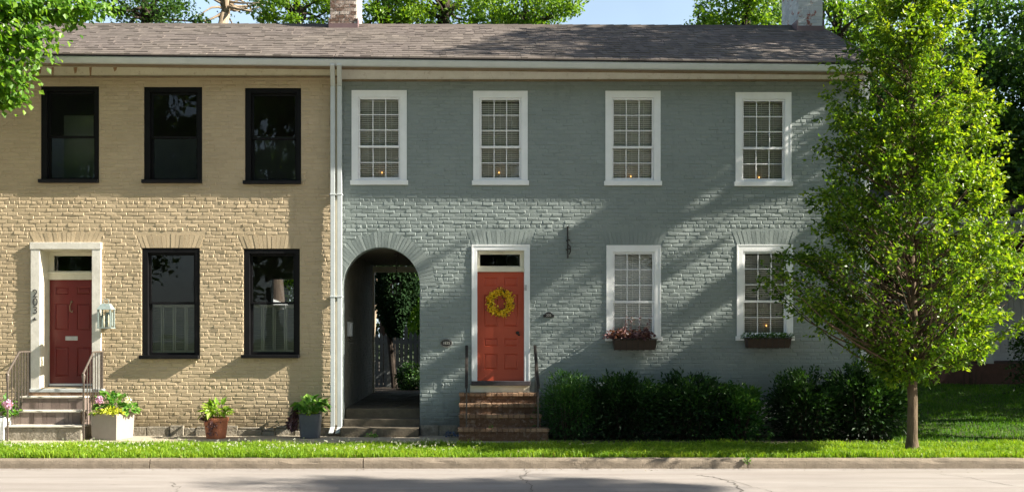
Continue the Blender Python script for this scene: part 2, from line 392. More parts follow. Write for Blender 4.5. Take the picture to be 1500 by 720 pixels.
def add_brick(mb, xa, xb, za, zb, amp=1.0, y=0.0):
    amp *= 0.85
    j = 0.0045
    p = 0.0065*amp + max(-0.004, random.gauss(0, 0.0022))*amp
    if random.random() < 0.05: p = 0.001
    tx, tz = random.gauss(0, 0.0024)*amp, random.gauss(0, 0.0018)*amp
    g = lambda: random.gauss(0, 0.0022)
    bx = random.uniform(.006,.016)
    b = len(mb.v); r = random.random()
    ys = [p - tx - tz, p + tx - tz, p + tx + tz, p - tx + tz]
    ys = [max(0.0008, q + random.gauss(0, 0.0008)) for q in ys]
    xs = [xa+j+g(), xb-j+g(), xb-j+g(), xa+j+g()]; zs = [za+j+g()*.6, za+j+g()*.6, zb-j+g()*.6, zb-j+g()*.6]
    sx, sz = (1,-1,-1,1), (1,1,-1,-1)
    for k in range(4): mb.v.append((xs[k], y+0.001, zs[k]))
    for k in range(4): mb.v.append((xs[k]+sx[k]*bx, y-ys[k], zs[k]+sz[k]*bx*0.8))
    mb.face((b+4,b+5,b+6,b+7), r)
    for q in ((0,1,5,4),(1,2,6,5),(2,3,7,6),(3,0,4,7)): mb.face([b+i for i in q], r)
def brick_field(mb, x0, x1, z0, z1, blocked, amp=1.0, row=0.0735, bl=0.213):
    z = z0; k = 0
    while z < z1 - 0.02:
        zb = min(z + row + random.gauss(0, 0.0012), z1)
        header = (k % 7 == 3); ln = bl/2 if header else bl
        spans = [(x0, x1)]
        for a, b in blocked(z, zb):
            new = []
            for s, e in spans:
                if b <= s or a >= e: new.append((s, e)); continue
                if a > s: new.append((s, a))
                if b < e: new.append((b, e))
            spans = new
        off = (ln/2 if k % 2 else 0.0) + random.uniform(-0.012, 0.012)
        x = x0 - off
        while x < x1:
            xe = x + ln + random.gauss(0, 0.004)
            for s, e in spans:
                a, b = max(x, s), min(xe, e)
                if b - a > 0.03: add_brick(mb, a, b, z, zb, amp)
            x = xe
        z = zb; k += 1
def block_fn(rects, lintels, arch=None):
    def fn(za, zb):
        out = []; zm = (za+zb)/2
        for r in rects:
            if za < r[3]-0.012 and zb > r[2]+0.012: out.append((r[0], r[1]))
        for (a, b, z, h) in lintels:
            if za < z+h and zb > z+0.01:
                e = 0.10 * min(1, max(0, (zm - z)/h)) + 0.02
                out.append((a-e, b+e))
        if arch:
            cx, cz, R, ring = arch
            Rr = R + ring
            if zm < cz: out.append((cx-R, cx+R))
            elif zm < cz + Rr: w = math.sqrt(Rr*Rr - (zm-cz)**2); out.append((cx-w, cx+w))
        return out
    return fn
def lintel_mesh(mb, a, b, z, h):
    n = max(6, round((b-a)/0.078)); 
    for k in range(n):
        t0, t1 = k/n, (k+1)/n; e = 0.10
        x0b, x1b = a + (b-a)*t0, a + (b-a)*t1
        x0t, x1t = a-e + (b-a+2*e)*t0, a-e + (b-a+2*e)*t1
        p = 0.0045 + random.uniform(0, 0.005); g = 0.004; q = p + random.uniform(-0.004, 0.004)
        hh = h + random.uniform(-0.02, 0.015)
        mb.hexa([(x0b+g, -p, z+0.004),(x1b-g, -q, z+0.004),(x1b-g, 0.001, z+0.004),(x0b+g, 0.001, z+0.004),
                 (x0t+g, -p*0.8, z+hh),(x1t-g, -q*0.8, z+hh),(x1t-g, 0.001, z+hh),(x0t+g, 0.001, z+hh)], random.random())
def arch_ring_mesh(mb, cx, cz, R, ring, xmin):
    n = 42
    for k in range(n):
        a0, a1 = math.pi*(k+0.07)/n, math.pi*(k+0.93)/n
        p = 0.0045 + random.uniform(0, 0.005); q = p + random.uniform(-0.004, 0.004)
        rr = R + ring + random.uniform(-0.03, 0.03)
        P = lambda a, r, y: (max(xmin, cx + math.cos(a)*r), y, cz + math.sin(a)*r)
        if cx + math.cos((a0+a1)/2)*(R+0.02) < xmin: continue
        mb.hexa([P(a1,R+.004,-p), P(a0,R+.004,-q), P(a0,R+.004,.001), P(a1,R+.004,.001),
                 P(a1,rr,-p), P(a0,rr,-q), P(a0,rr,.001), P(a1,rr,.001)], random.random())

def frame_ring(mb, a, b, c, d, wl, wr, wb, wt, y0, y1):    # rectangular ring, mitre-free butt joints
    mb.box(a, a+wl, y0, y1, c, d); mb.box(b-wr, b, y0, y1, c, d)
    mb.box(a+wl, b-wr, y0, y1, d-wt, d); mb.box(a+wl, b-wr, y0, y1, c, c+wb)

# ================================================================== HOUSES
EAVE_Y, RIDGE_Y = -0.69, 2.6
def eave_z(X):   # gutter top line sags to the right as in the photo
    px = X*F/(CAMD+EAVE_Y) + PX
    return WZ(79.5 + (px-60)*0.0108, EAVE_Y)
def ridge_z(X):
    px = X*F/(CAMD+RIDGE_Y) + PX
    return WZ(36.5 + (px-60)*0.0030, RIDGE_Y)
XL, XM, XR = -13.0, -2.565, 7.63
SP = -2.56
tan = thing('row_house', 'tan painted brick row house with black windows and a dark red door', 'house', (-7.5, 0, 0))
grey = thing('row_house', 'grey painted brick row house with white windows and an orange red door', 'house', (2.5, 0, 0))

# ---- window lists (photo pixels on the wall plane: outer left, top, right, bottom)
GREY_UP = [(515.5,133,595.5,272),(693.5,134,772.5,272.5),(887,134,967,273),(1077.5,136,1158.5,274)]
GREY_LO = [(888.5,359.5,967.5,500),(1079.5,358.5,1161,499.5)]
TAN_UP = [(60,126.5,145,268),(211,127.5,296,268.5),(359,129,441,270)]
TAN_LO = [(208,363,292.5,525),(357,364,439,524)]
def rect_of(w): return (WX(w[0]), WX(w[2]), WZ(w[3]), WZ(w[1]))
AR = 0.753; ACX = WX(558.5); ACZ = WZ(418.5)
g_rects = [rect_of(w) for w in GREY_UP+GREY_LO]
gd = (WX(691.5), WX(775.5), WZ(562), WZ(359))               # grey door surround
t_rects = [rect_of(w) for w in TAN_UP+TAN_LO]
td = (WX(60), WX(136), WZ(567), WZ(365.5))                  # tan doorway opening
ts = (WX(46.5), WX(149), WZ(568), WZ(355))                  # its stone surround
g_lint = [(r[0], r[1], r[3], 0.275) for r in g_rects[4:]] + [(gd[0], gd[1], gd[3], 0.28)]
t_lint = [(r[0], r[1], r[3], 0.26) for r in t_rects[3:]] + [(ts[0]+.05, ts[1]-.05, ts[3], 0.2)]
WALL_TOP = 6.93
inset = 0.055
def hole(r): return (r[0]+inset, r[1]-inset, r[2]+inset, r[3]-inset)

mb = MB()
wall_shell(mb, XL, SP-0.02, 0, WALL_TOP+.2, [(r[0]-.002, r[1]+.002, r[2]+.03, r[3]+.002) for r in t_rects] + [td])
brick_field(mb, -9.9, SP-0.022, 0.17, WALL_TOP, block_fn(t_rects+[ts], t_lint))
brick_field(mb, -9.9, SP-0.022, 0.02, 0.17, block_fn([(ts[0]-.2, ts[1]+.2, 0, .5)], []), 2.2)
for l in t_lint: lintel_mesh(mb, *l)
mb.box(XL, XL+.3, .302, 6, 0, WALL_TOP); mb.box(SP-.30, SP-.003, .302, 5.999, 0, WALL_TOP)
mb.build('wall', 'tan', tan)
mb = MB()
wall_shell(mb, SP, XR, 0, WALL_TOP+.2, [hole(r) for r in g_rects] + [(gd[0]+.06, gd[1]-.06, gd[2]+.02, gd[3]-.06)], (ACX, ACZ, AR))
brick_field(mb, SP+0.002, XR, 0.22, WALL_TOP, block_fn(g_rects+[gd], g_lint, (ACX, ACZ, AR, 0.30)))
for l in g_lint: lintel_mesh(mb, *l)
arch_ring_mesh(mb, ACX, ACZ, AR, 0.30, SP+0.003)
mb.box(XR-.3, XR, .302, 6, 0, WALL_TOP)
mb.build('wall', 'grey', grey)
# rough stone footing
mb = MB(); x = -7.1
while x < -2.7:
    w = random.uniform(.18, .5); h = random.uniform(.08, .2); d = random.uniform(.03, .09)
    mb.box(x, x+w-.012, -d, .001, -.05, h, random.random())
    if h < .13: mb.box(x+.02, x+w-.03, -d*.6, .001, h+.01, h+random.uniform(.04,.07), random.random())
    x += w
mb.build('footing', 'stone', tan, bevel=0.012)
for a, b in ((-0.985, -0.26), (1.46, 7.6)):
    x = a; mb = MB()
    while x < b-.02:
        w = min(random.uniform(.3, .6), b-x); mb.box(x, x+w-.01, -random.uniform(.012,.04), .001, -.05, .215+random.uniform(-.02,.02), random.random()); x += w
    mb.build('footing', 'stone', grey, bevel=0.012)
# interiors: floors, back walls (with one back window in the tan house), partition
mb = MB(); mb.box(XL+.3, SP-.3, .302, 5.7, .75, .95); mb.box(XL+.3, SP-.3, .302, 5.7, 3.95, 4.2); mb.build('floor', 'floorin', tan)
bw = (WX(397,5.7), WX(440,5.7), WZ(452,5.7), WZ(408,5.7))
mb = MB(); wall_shell(mb, XL+.3, SP-.3, 0, WALL_TOP, [bw], None, 5.7, 6.0); mb.build('rear_wall', 'interior', tan)
mb = MB(); mb.box(-8.35, -7.3, 1.0, 1.05, 4.2, 6.45); mb.build('partition', 'sage', tan)
px_l, px_r = ACX-AR, ACX+AR
mb = MB(); mb.box(px_r+.3, XR-.3, .302, 5.7, .75, .95); mb.box(SP+.01, XR-.3, .302, 5.7, 3.95, 4.2); mb.build('floor', 'floorin', grey)
mb = MB(); mb.box(px_r, XR-.3, 5.7, 6.0, 0, WALL_TOP); mb.box(SP, px_r, 5.7, 6.0, 3.76, WALL_TOP); mb.build('rear_wall', 'interior', grey)
# covered passage
mb = MB(); mb.box(SP-.005, px_l+.001, .302, 6.2, 0, 3.70); mb.box(px_r-.001, px_r+.2, .302, 5.69, 0, 3.70)
brick = MB()
def passage_bricks():
    z = .5; k = 0
    while z < 3.68:
        y = .31 - (.1 if k % 2 else 0)
        while y < 6.1:
            a, b = max(y, .31), min(y+.21, 6.15)
            if b-a > .03:
                p = px_l + .003 + random.uniform(.002, .008)
                brick.hexa([(px_l, a+.005, z+.004),(p, a+.008, z+.007),(p, b-.008, z+.007),(px_l, b-.005, z+.004),
                            (px_l, a+.005, z+.07),(p, a+.008, z+.066),(p, b-.008, z+.066),(px_l, b-.005, z+.07)], random.random())
            y += .213
        z += .0735; k += 1
passage_bricks()
mb.v, off = mb.v + brick.v, len(mb.v); mb.f += [tuple(i+off for i in f) for f in brick.f]; mb.r += brick.r
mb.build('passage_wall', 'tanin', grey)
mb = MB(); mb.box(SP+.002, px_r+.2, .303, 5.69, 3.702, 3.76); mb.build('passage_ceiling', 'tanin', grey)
mb = MB(); mb.box(px_l+.002, px_r, 6.02, 6.14, 3.55, 3.70); mb.box(px_l+.004, px_l+.05, 6.03, 6.13, .5, 3.55); mb.build('passage_lintel', 'cream', grey)
mb = MB()
mb.box(px_l-.01, px_r-.01, -.32, 0.02, 0, .174); mb.box(px_l+.012, px_r-.005, 0.021, .32, .0, .313)
mb.build('passage_step', 'darkstone', grey, bevel=.012)
mb = MB(); mb.box(px_l+.014, px_r-.004, .321, .62, .0, .502); mb.build('passage_step', 'darkstone', grey, bevel=.012)
mb = MB()
y = .625
while y < 6.15:
    x = px_l + .012
    while x < px_r - .03:
        mb.box(x, min(x+.2, px_r-.004)-.006, y, y+.094, .3, .496+random.uniform(-.003,.003), random.random()); x += .2
    y += .1
mb.build('passage_floor', 'darkstone', grey)

# ---- eaves: roof, gutter, cornice
def roof(par, xa, xb, name='roof'):
    mb = MB()
    ez = lambda X: eave_z(X)+.012
    def P(X, t, h):   # t 0 eave .. 1 ridge, h lift
        y = (EAVE_Y-.03)*(1-t) + RIDGE_Y*t; z = ez(X)*(1-t) + ridge_z(X)*t
        return (X, y, z+h)
    # deck
    mb.hexa([P(xa,0,-.016),P(xb,0,-.016),P(xb,1,-.10),P(xa,1,-.10),P(xa,0,-.012),P(xb,0,-.012),P(xb,1,-.012),P(xa,1,-.012)], .3)
    rows = 18
    for k in range(rows):
        t0 = k/rows; t1 = (k+1.25)/rows
        x = xa - random.uniform(0, .3)
        while x < xb:
            w = random.choice((.09,.12,.15,.15,.2,.26)); a, b = max(x, xa), min(x+w-.004, xb)
            if b - a > .02:
                th = random.choice((.011,.012,.022)); r = min(1,max(0,random.gauss(.5,.22)))
                t1c = min(t1, 1.0)
                mb.hexa([P(a,t0,-.010),P(b,t0,-.010),P(b,t1c,-.008),P(a,t1c,-.008),P(a,t0,th),P(b,t0,th),P(b,t1c,.001),P(a,t1c,.001)], r)
            x += w
    # rear slope and ridge cap
    mb.hexa([(xa,RIDGE_Y+.003,ridge_z(xa)-.1),(xb,RIDGE_Y+.003,ridge_z(xb)-.1),(xb,6.3,WALL_TOP-.1),(xa,6.3,WALL_TOP-.1),
             (xa,RIDGE_Y+.003,ridge_z(xa)),(xb,RIDGE_Y+.003,ridge_z(xb)),(xb,6.3,WALL_TOP),(xa,6.3,WALL_TOP)], .5)
    x = xa
    while x < xb:
        e = min(x+.3, xb)
        mb.hexa([(x,RIDGE_Y-.14,ridge_z(x)-.065),(e,RIDGE_Y-.14,ridge_z(e)-.065),(e,RIDGE_Y+.14,ridge_z(e)-.065),(x,RIDGE_Y+.14,ridge_z(x)-.065),
                 (x,RIDGE_Y-.06,ridge_z(x)+.022),(e,RIDGE_Y-.06,ridge_z(e)+.03),(e,RIDGE_Y+.06,ridge_z(e)+.03),(x,RIDGE_Y+.06,ridge_z(x)+.022)], random.random()*.5)
        x = e
    return mb.build(name, 'shingle', par)
roof_t = roof(tan, XL, XM-.002)
roof_g = roof(grey, XM+.002, XR+.12)
def eaves(par, xa, xb, board, mouldmat, zb0, zb1):
    def run(prof, name, m, bev=0):
        mb = MB()
        n = len(prof); za, zb = eave_z(xa), eave_z(xb)
        mb.prism_x([(y, za+z) for y, z in prof], xa, xb, .5, zb-za)
        return mb.build(name, m, par, bevel=bev)
    y0 = EAVE_Y
    run([(y0-.005,-.028),(y0-.012,-.05),(y0+.02,-.10),(y0+.045,-.135),(y0+.13,-.135),(y0+.13,-.028)], 'gutter', 'gutter')
    run([(y0-.028,-.004),(y0-.028,-.026),(y0+.16,-.026),(y0+.16,-.004)], 'drip_edge', 'black')
    run([(y0+.132,-.03),(y0+.132,-.12),(-.19,-.075),(-.15,-.055),(-.12,-.065),(-.085,-.075),(-.06,-.055),(.0,-.055),(.0,-.03)], 'cornice_moulding', mouldmat)
    mb = MB()
    za, zb = eave_z(xa), eave_z(xb)
    mb.prism_x([(-.052, za-.058),(-.052, zb0),(-.002, zb0),(-.002, za-.058)], xa, xb, .5, 0)
    f = mb.build('frieze_board', board, par)
    for v in f.data.vertices:
        if v.co.z > zb0 + .02 and v.co.x + WLOC[par.name][0] > (xa+xb)/2: v.co.z += zb - za
    mb = MB(); mb.box(xa, xb, -.066, -.002, zb0-.03, zb0-.002); mb.build('frieze_bead', mouldmat, par)
    mb = MB(); mb.box(xa, xb, -.001, .3, zb0-.02, max(za,zb)); mb.build('wall_head', board, par)
eaves(tan, XL, XM-.002, 'cornice_cream', 'moulding', WZ(112), 0)
eaves(grey, XM+.002, XR+.10, 'cornice_white', 'moulding', WZ(117.5), 0)
for px, w, h in ((60,5,8),(79,3,11),(112,6,7),(134,4,12),(170,6,4)):
    x = WX(px); z = WZ(100); mb = MB()
    mb.poly([(x-w/150,-.0535,z),(x+w/150,-.0535,z+.01),(x+w/260,-.0535,z-h/75),(x-w/400,-.0535,z-h/75-.03)]); mb.build('rust_stain', 'rust', tan)

# ---- chimneys
def chimney(par, x0, x1, y0, y1, z0, z1, m):
    mb = MB(); mb.box(x0, x1, y0, y1, z0, z1, .95)
    z = z0; k = 0
    while z < z1:
        for (fa, fb, side) in ((x0, x1, 'f'), (y0, y1, 'l'), (y0, y1, 'r')):
            u = fa - (.1 if k % 2 else 0)
            while u < fb:
                a, b = max(u, fa)+.004, min(u+.2, fb)-.004
                if b-a > .03:
                    p = random.uniform(.004, .012); r = random.random()
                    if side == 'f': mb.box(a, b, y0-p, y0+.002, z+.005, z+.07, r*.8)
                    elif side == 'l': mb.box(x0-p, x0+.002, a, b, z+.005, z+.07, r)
                    else: mb.box(x1-.002, x1+p, a, b, z+.005, z+.07, .85+.15*r)  # right-side bricks toned paler: the sunlit side is put into the brick colour
                u += .21
        z += .076; k += 1
    return mb.build('chimney', m, par)
cy = RIDGE_Y - .28
chx0, chx1 = WX(484, cy), WX(522, cy)
c1 = chimney(roof_g, chx0, chx1, cy, cy+1.1, ridge_z(-3)-.3, ridge_z(-3)+2.2, 'chimneybrick'); c1['label'] = 'bare old red brick chimney with patchy white wash, its right side toned pale as if sunlit'
c2y = RIDGE_Y - .40
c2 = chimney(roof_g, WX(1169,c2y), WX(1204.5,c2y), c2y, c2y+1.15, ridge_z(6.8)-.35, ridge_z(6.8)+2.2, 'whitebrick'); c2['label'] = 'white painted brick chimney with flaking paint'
for (a, b, yy) in ((chx0-.02, chx1+.02, cy), (WX(1169,c2y)-.02, WX(1204.5,c2y)+.02, c2y)):
    z = ridge_z((a+b)/2) - (RIDGE_Y-yy)*.47
    mb = MB(); mb.box(a, b, yy-.03, yy-.0145, z-.05, z+.09); mb.box(a-.015, a, yy-.03, yy+.35, z-.05, z+.22); mb.box(b, b+.015, yy-.03, yy+.35, z-.05, z+.22)
    mb.build('chimney_flashing', 'flash', roof_g)

# ---- white sash windows of the grey house
def white_window(w, name_extra=None, sill_drop=0.0):
    a, b, c, d = rect_of(w)
    mb = MB()
    frame_ring(mb, a, b, c+.105, d, .10, .10, .001, .105, -.014, .04)            # flat casing
    frame_ring(mb, a-.006, b+.006, c+.105, d+.008, .022, .022, .0005, .025, -.021, -.0145)    # raised outer bead
    ia, ib, ic, idd = a+.10, b-.10, c+.105, d-.105
    frame_ring(mb, ia-.002, ib+.002, ic-.001, idd+.002, .022, .022, .022, .022, -.012, .075)
    fr = mb.build('window', 'white', grey, bevel=.003)
    mb = MB(); mb.box(a-.03, b+.03, -.05, .03, c+.015, c+.103); mb.build('sill', 'white', fr, bevel=.006)
    ia, ib, ic, idd = ia+.022, ib-.022, ic+.022, idd-.022
    zm = ic + (idd-ic)*.40
    for (z0, z1, rows, y) in ((zm-.022, idd, 3, .008), (ic, zm+.022, 2, .040)):
        mb = MB(); s = .037
        frame_ring(mb, ia, ib, z0, z1, s, s, s+.008, s, y, y+.032)
        ga, gb, gc, ge = ia+s, ib-s, z0+s+.008, z1-s
        for k in (1, 2):
            x = ga + (gb-ga)*k/3; mb.box(x-.009, x+.009, y+.004, y+.026, gc, ge)
        for k in range(1, rows):
            z = gc + (ge-gc)*k/rows
            for q in range(3):
                mb.box(ga+(gb-ga)*q/3+(.0095 if q else 0), ga+(gb-ga)*(q+1)/3-(.0095 if q<2 else 0), y+.005, y+.025, z-.009, z+.009)
        mb.build('sash', 'vinyl', fr, bevel=.002)
        g = MB(); g.poly([(ga-.01,y+.0155,gc-.01),(gb+.01,y+.0155,gc-.01),(gb+.01,y+.0155,ge+.01),(ga-.01,y+.0155,ge+.01)]); g.build('pane', 'glass', fr)
    mb = MB(); z = ic+.02; tilt = -random.uniform(.85,1.15)
    mb.box(ia+.01, ib-.01, .13, .17, idd-.05, idd+.02)
    while z < idd-.06:
        dy, dz = .0155*math.cos(tilt), .0155*math.sin(tilt); zz = z+random.uniform(-.0015,.0015)
        mb.hexa([(ia+.012,.15-dy,zz-dz),(ib-.012,.15-dy,zz-dz),(ib-.012,.15+dy,zz+dz),(ia+.012,.15+dy,zz+dz),
                 (ia+.012,.15-dy,zz-dz+.003),(ib-.012,.15-dy,zz-dz+.003),(ib-.012,.15+dy,zz+dz+.003),(ia+.012,.15+dy,zz+dz+.003)])
        z += .041
    for q in (.22,.5,.78):
        x = ia+(ib-ia)*q; mb.box(x-.004, x+.004, .122, .124, ic+.02, idd-.05)
    mb.build('blind', 'blind', fr)
    return (ia, ib, ic, idd)
gl = [white_window(w) for w in GREY_UP+GREY_LO]
# electric candles behind the glass
def window_candle(px, py, label):
    x, z = WX(px, .09), WZ(py, .09)
    t = thing('window_candle', label, 'candle', (x, .09, z-.13), 'electric candles glowing in the windows')
    mb = MB(); mb.lathe([(.028,z-.13),(.028,z-.12),(.008,z-.115),(.008,z-.03),(.011,z-.025),(.011,z-.015)], x, .09, 10); mb.build('candlestick', 'ivory', t)
    mb = MB(); mb.lathe([(.004,z-.015),(.012,z-.004),(.013,z+.004),(.007,z+.016),(.002,z+.024)], x, .09, 10); mb.build('bulb', 'candle', t)
window_candle(559.6, 253, 'lit electric candle in the upper white window nearest the downspouts')
window_candle(731, 253, 'lit electric candle in the upper white window above the orange red door')
window_candle(924, 258.5, 'lit electric candle in the upper white window above the mauve flower box')
window_candle(1112, 260, 'lit electric candle in the upper white window nearest the street tree')
window_candle(1122.5, 476.5, 'lit electric candle in the ground floor window above the green flower box')

# ---- black windows of the tan house
def black_window(w, lower):
    a, b, c, d = rect_of(w)
    mb = MB()
    frame_ring(mb, a, b, c+.07, d, .11, .085, .001, .09, .010, .03)
    ia, ib, ic, idd = a+.11, b-.085, c+.07, d-.09
    mb.box(a+.055, a+.11, .031, .17, c+.07, d); mb.box(b-.085, b-.055, .031, .17, c+.07, d)
    mb.box(ia, ib, .031, .17, idd, d-.06); mb.box(ia, ib, .031, .17, c+.055, ic)
    fr = mb.build('window', 'black', tan, bevel=.004)
    mb = MB(); mb.box(a-.03, b+.0, -.085 if not lower else -.12, .03, c, c+.068); mb.build('sill', 'black', fr, bevel=.006)
    zm = ic + (idd-ic)*(.49 if not lower else .51); s = .05
    for (z0, z1, y) in ((zm-.02, idd, .075), (ic, zm+.02, .11)):
        mb = MB(); frame_ring(mb, ia, ib, z0, z1, s, s, s if y > .1 else .04, s if y < .1 else .04, y, y+.033); mb.build('sash', 'black', fr, bevel=.003)
        g = MB(); g.poly([(ia+s-.01,y+.016,z0+.03),(ib-s+.01,y+.016,z0+.03),(ib-s+.01,y+.016,z1-.03),(ia+s-.01,y+.016,z1-.03)]); g.build('pane', 'glass', fr)
    if lower:
        mb = MB(); n = 4; z0, z1 = ic+.03, zm-.03; wd = (ib-ia)/n
        for k in range(n):
            x0, x1 = ia+wd*k+.004, ia+wd*(k+1)-.004
            frame_ring(mb, x0, x1, z0, z1, .03, .03, .06, .05, .19, .215)
            z = z0+.08
            while z < z1-.06:
                mb.hexa([(x0+.031,.192,z-.012),(x1-.031,.192,z-.012),(x1-.031,.214,z+.008),(x0+.031,.214,z+.008),
                         (x0+.031,.192,z-.007),(x1-.031,.192,z-.007),(x1-.031,.214,z+.013),(x0+.031,.214,z+.013)]); z += .035
        mb.build('shutter', 'shutter', fr)
for w in TAN_UP: black_window(w, False)
for w in TAN_LO: black_window(w, True)

# ---- panelled doors
def door_mesh(mb, x0, x1, z0, z1, y, panels, t=.05):
    """slab whose panels are recessed fields with a raised centre; panels in x/z metres"""
    xs = sorted({x0, x1, *[p[0] for p in panels], *[p[1] for p in panels]}); zs = sorted({z0, z1, *[p[2] for p in panels], *[p[3] for p in panels]})
    for i in range(len(xs)-1):
        for j in range(len(zs)-1):
            xm, zm = (xs[i]+xs[i+1])/2, (zs[j]+zs[j+1])/2
            if any(p[0] < xm < p[1] and p[2] < zm < p[3] for p in panels): continue
            mb.box(xs[i], xs[i+1], y, y+t, zs[j], zs[j+1])
    for a, b, c, d in panels:
        q, e = .018, .016
        O = [(a,c),(b,c),(b,d),(a,d)]; I = [(a+q,c+q),(b-q,c+q),(b-q,d-q),(a+q,d-q)]; J = [(a+2.2*q,c+2.2*q),(b-2.2*q,c+2.2*q),(b-2.2*q,d-2.2*q),(a+2.2*q,d-2.2*q)]
        for k in range(4):
            l = (k+1) % 4
            mb.poly([(O[k][0],y,O[k][1]),(O[l][0],y,O[l][1]),(I[l][0],y+e,I[l][1]),(I[k][0],y+e,I[k][1])])
            mb.poly([(I[k][0],y+e,I[k][1]),(I[l][0],y+e,I[l][1]),(J[l][0],y+e*.35,J[l][1]),(J[k][0],y+e*.35,J[k][1])])
        mb.poly([(x, y+e*.35, z) for x, z in J])
# tan house doorway
mb = MB(); a, b, c, d = ts
mb.box(a, td[0], -.06, .0, WZ(572), td[3]); mb.box(td[1], b, -.06, .0, WZ(572), td[3]); mb.box(a-.012, b+.012, -.07, .0, td[3]+.002, d)
sur = mb.build('door_surround', 'oldwhite', tan, bevel=.008)
DY = .35
mb = MB(); zt = td[3]
mb.box(td[0]+.001, td[0]+.012, .001, DY+.1, td[2], zt); mb.box(td[1]-.012, td[1]-.001, .001, DY+.1, td[2], zt); mb.box(td[0]+.013, td[1]-.013, .001, DY+.1, zt-.012, zt-.001)
tb0, tb1 = WZ(409.5,DY), WZ(398,DY)
mb.box(td[0]+.013, td[1]-.013, DY-.06, DY+.02, tb0, tb1); mb.box(td[0]+.013, td[1]-.013, DY-.085, DY-.0605, tb1-.05, tb1-.005)
g0, g1 = WX(79,DY), td[1]-.05; gz0, gz1 = WZ(396.5,DY), WZ(374.5,DY)
mb.box(td[0]+.013, g0, DY, DY+.05, tb1, zt-.013); mb.box(g1, td[1]-.013, DY, DY+.05, tb1, zt-.013); mb.box(g0, g1, DY, DY+.05, gz1, zt-.013); mb.box(g0, g1, DY, DY+.05, tb1, gz0)
mb.box(td[0]+.013, WX(72.5,DY), DY-.02, DY+.06, td[2], tb0); 
mb.build('door_frame', 'cream', tan, bevel=.003)
g = MB(); g.poly([(g0,DY+.03,gz0),(g1,DY+.03,gz0),(g1,DY+.03,gz1),(g0,DY+.03,gz1)]); g.build('transom_pane', 'glass', tan)
X0, X1, Z0 = WX(73,DY), td[1]-.013, WZ(561,DY)
P = lambda l, t_, r, bt: (WX(l,DY), WX(r,DY), WZ(bt,DY), WZ(t_,DY))
mb = MB(); door_mesh(mb, X0, X1, Z0, tb0-.002, DY, [P(81,420,101,431),P(112.5,420,132.5,431),P(80,444,101,483),P(112.5,444,133,483),P(80,508,101,551),P(112.5,508,133,551)])
dr = mb.build('door', 'darkred', tan)
mb = MB(); mb.box(WX(96,DY), WX(114,DY), DY-.012, DY+.001, WZ(498,DY), WZ(492,DY)); mb.box(WX(98,DY), WX(112,DY), DY-.016, DY-.0125, WZ(496.5,DY), WZ(493.5,DY)); mb.build('mail_slot', 'steel', dr, bevel=.003)
mb = MB(); kx = WX(105,DY)
mb.lathe([(.012,WZ(443,DY)),(.02,WZ(442,DY)),(.008,WZ(440,DY))], kx, DY-.012, 10)
mb.tube([(kx,DY-.02,WZ(442,DY)),(kx-.025,DY-.03,WZ(448,DY)),(kx-.02,DY-.03,WZ(455,DY)),(kx+.02,DY-.03,WZ(457,DY)),(kx+.035,DY-.028,WZ(454,DY))], [.006,.009,.01,.012,.006], 8)
mb.build('knocker', 'brass', dr, smooth=True)
mb = MB(); mb.lathe([(.028,1.985),(.03,2.0),(.018,2.03)], td[1]-.06, DY-.03, 12); mb.build('knob', 'brass', dr, smooth=True)
mb = MB(); mb.box(WX(42.5,-.12), WX(151,-.12), -.12, DY+.06, WZ(574,-.12), WZ(567.5,-.12)-.02); mb.build('threshold', 'bluestone', tan, bevel=.01)
mb = MB(); mb.box(td[0]+.02, td[1]-.02, DY-.03, DY+.06, .93, Z0-.003); mb.build('door_saddle', 'white', tan)
# house number 203
def text_mesh(name, s, size, m, parent, loc, depth=.006):
    cu = bpy.data.curves.new('lettering', 'FONT'); cu.body = s; cu.size = size; cu.extrude = depth; cu.align_x = 'CENTER'; cu.align_y = 'CENTER'
    tmp = bpy.data.objects.new('lettering', cu); C.objects.link(tmp)
    bpy.context.view_layer.update()
    me = bpy.data.meshes.new_from_object(tmp.evaluated_get(bpy.context.evaluated_depsgraph_get()))
    bpy.data.objects.remove(tmp); bpy.data.curves.remove(cu)
    me.transform(Matrix.Translation(Vector(loc)) @ Matrix.Rotation(math.pi/2, 4, 'X'))
    me.materials.clear(); me.materials.append(M[m])
    base = WLOC[parent.name]; me.transform(Matrix.Translation(-Vector(base)))
    o = bpy.data.objects.new(name, me); C.objects.link(o); o.parent = parent; WLOC[o.name] = base.copy(); return o
for ch, py in zip('203', (430, 442.5, 454.5)):
    text_mesh('house_number', ch, .215, 'digit', tan, (WX(51.5,-.07), -.072, WZ(py,-.07)))
mb = MB(); hx, hz = WX(51,-.07), WZ(467.5,-.07)
mb.prism_y([(hx-.05,hz-.01),(hx+.01,hz-.018),(hx+.04,hz),(hx+.012,hz+.012),(hx+.004,hz+.045),(hx-.014,hz+.016)], -.085, -.0605); mb.build('ornament', 'digit', tan)

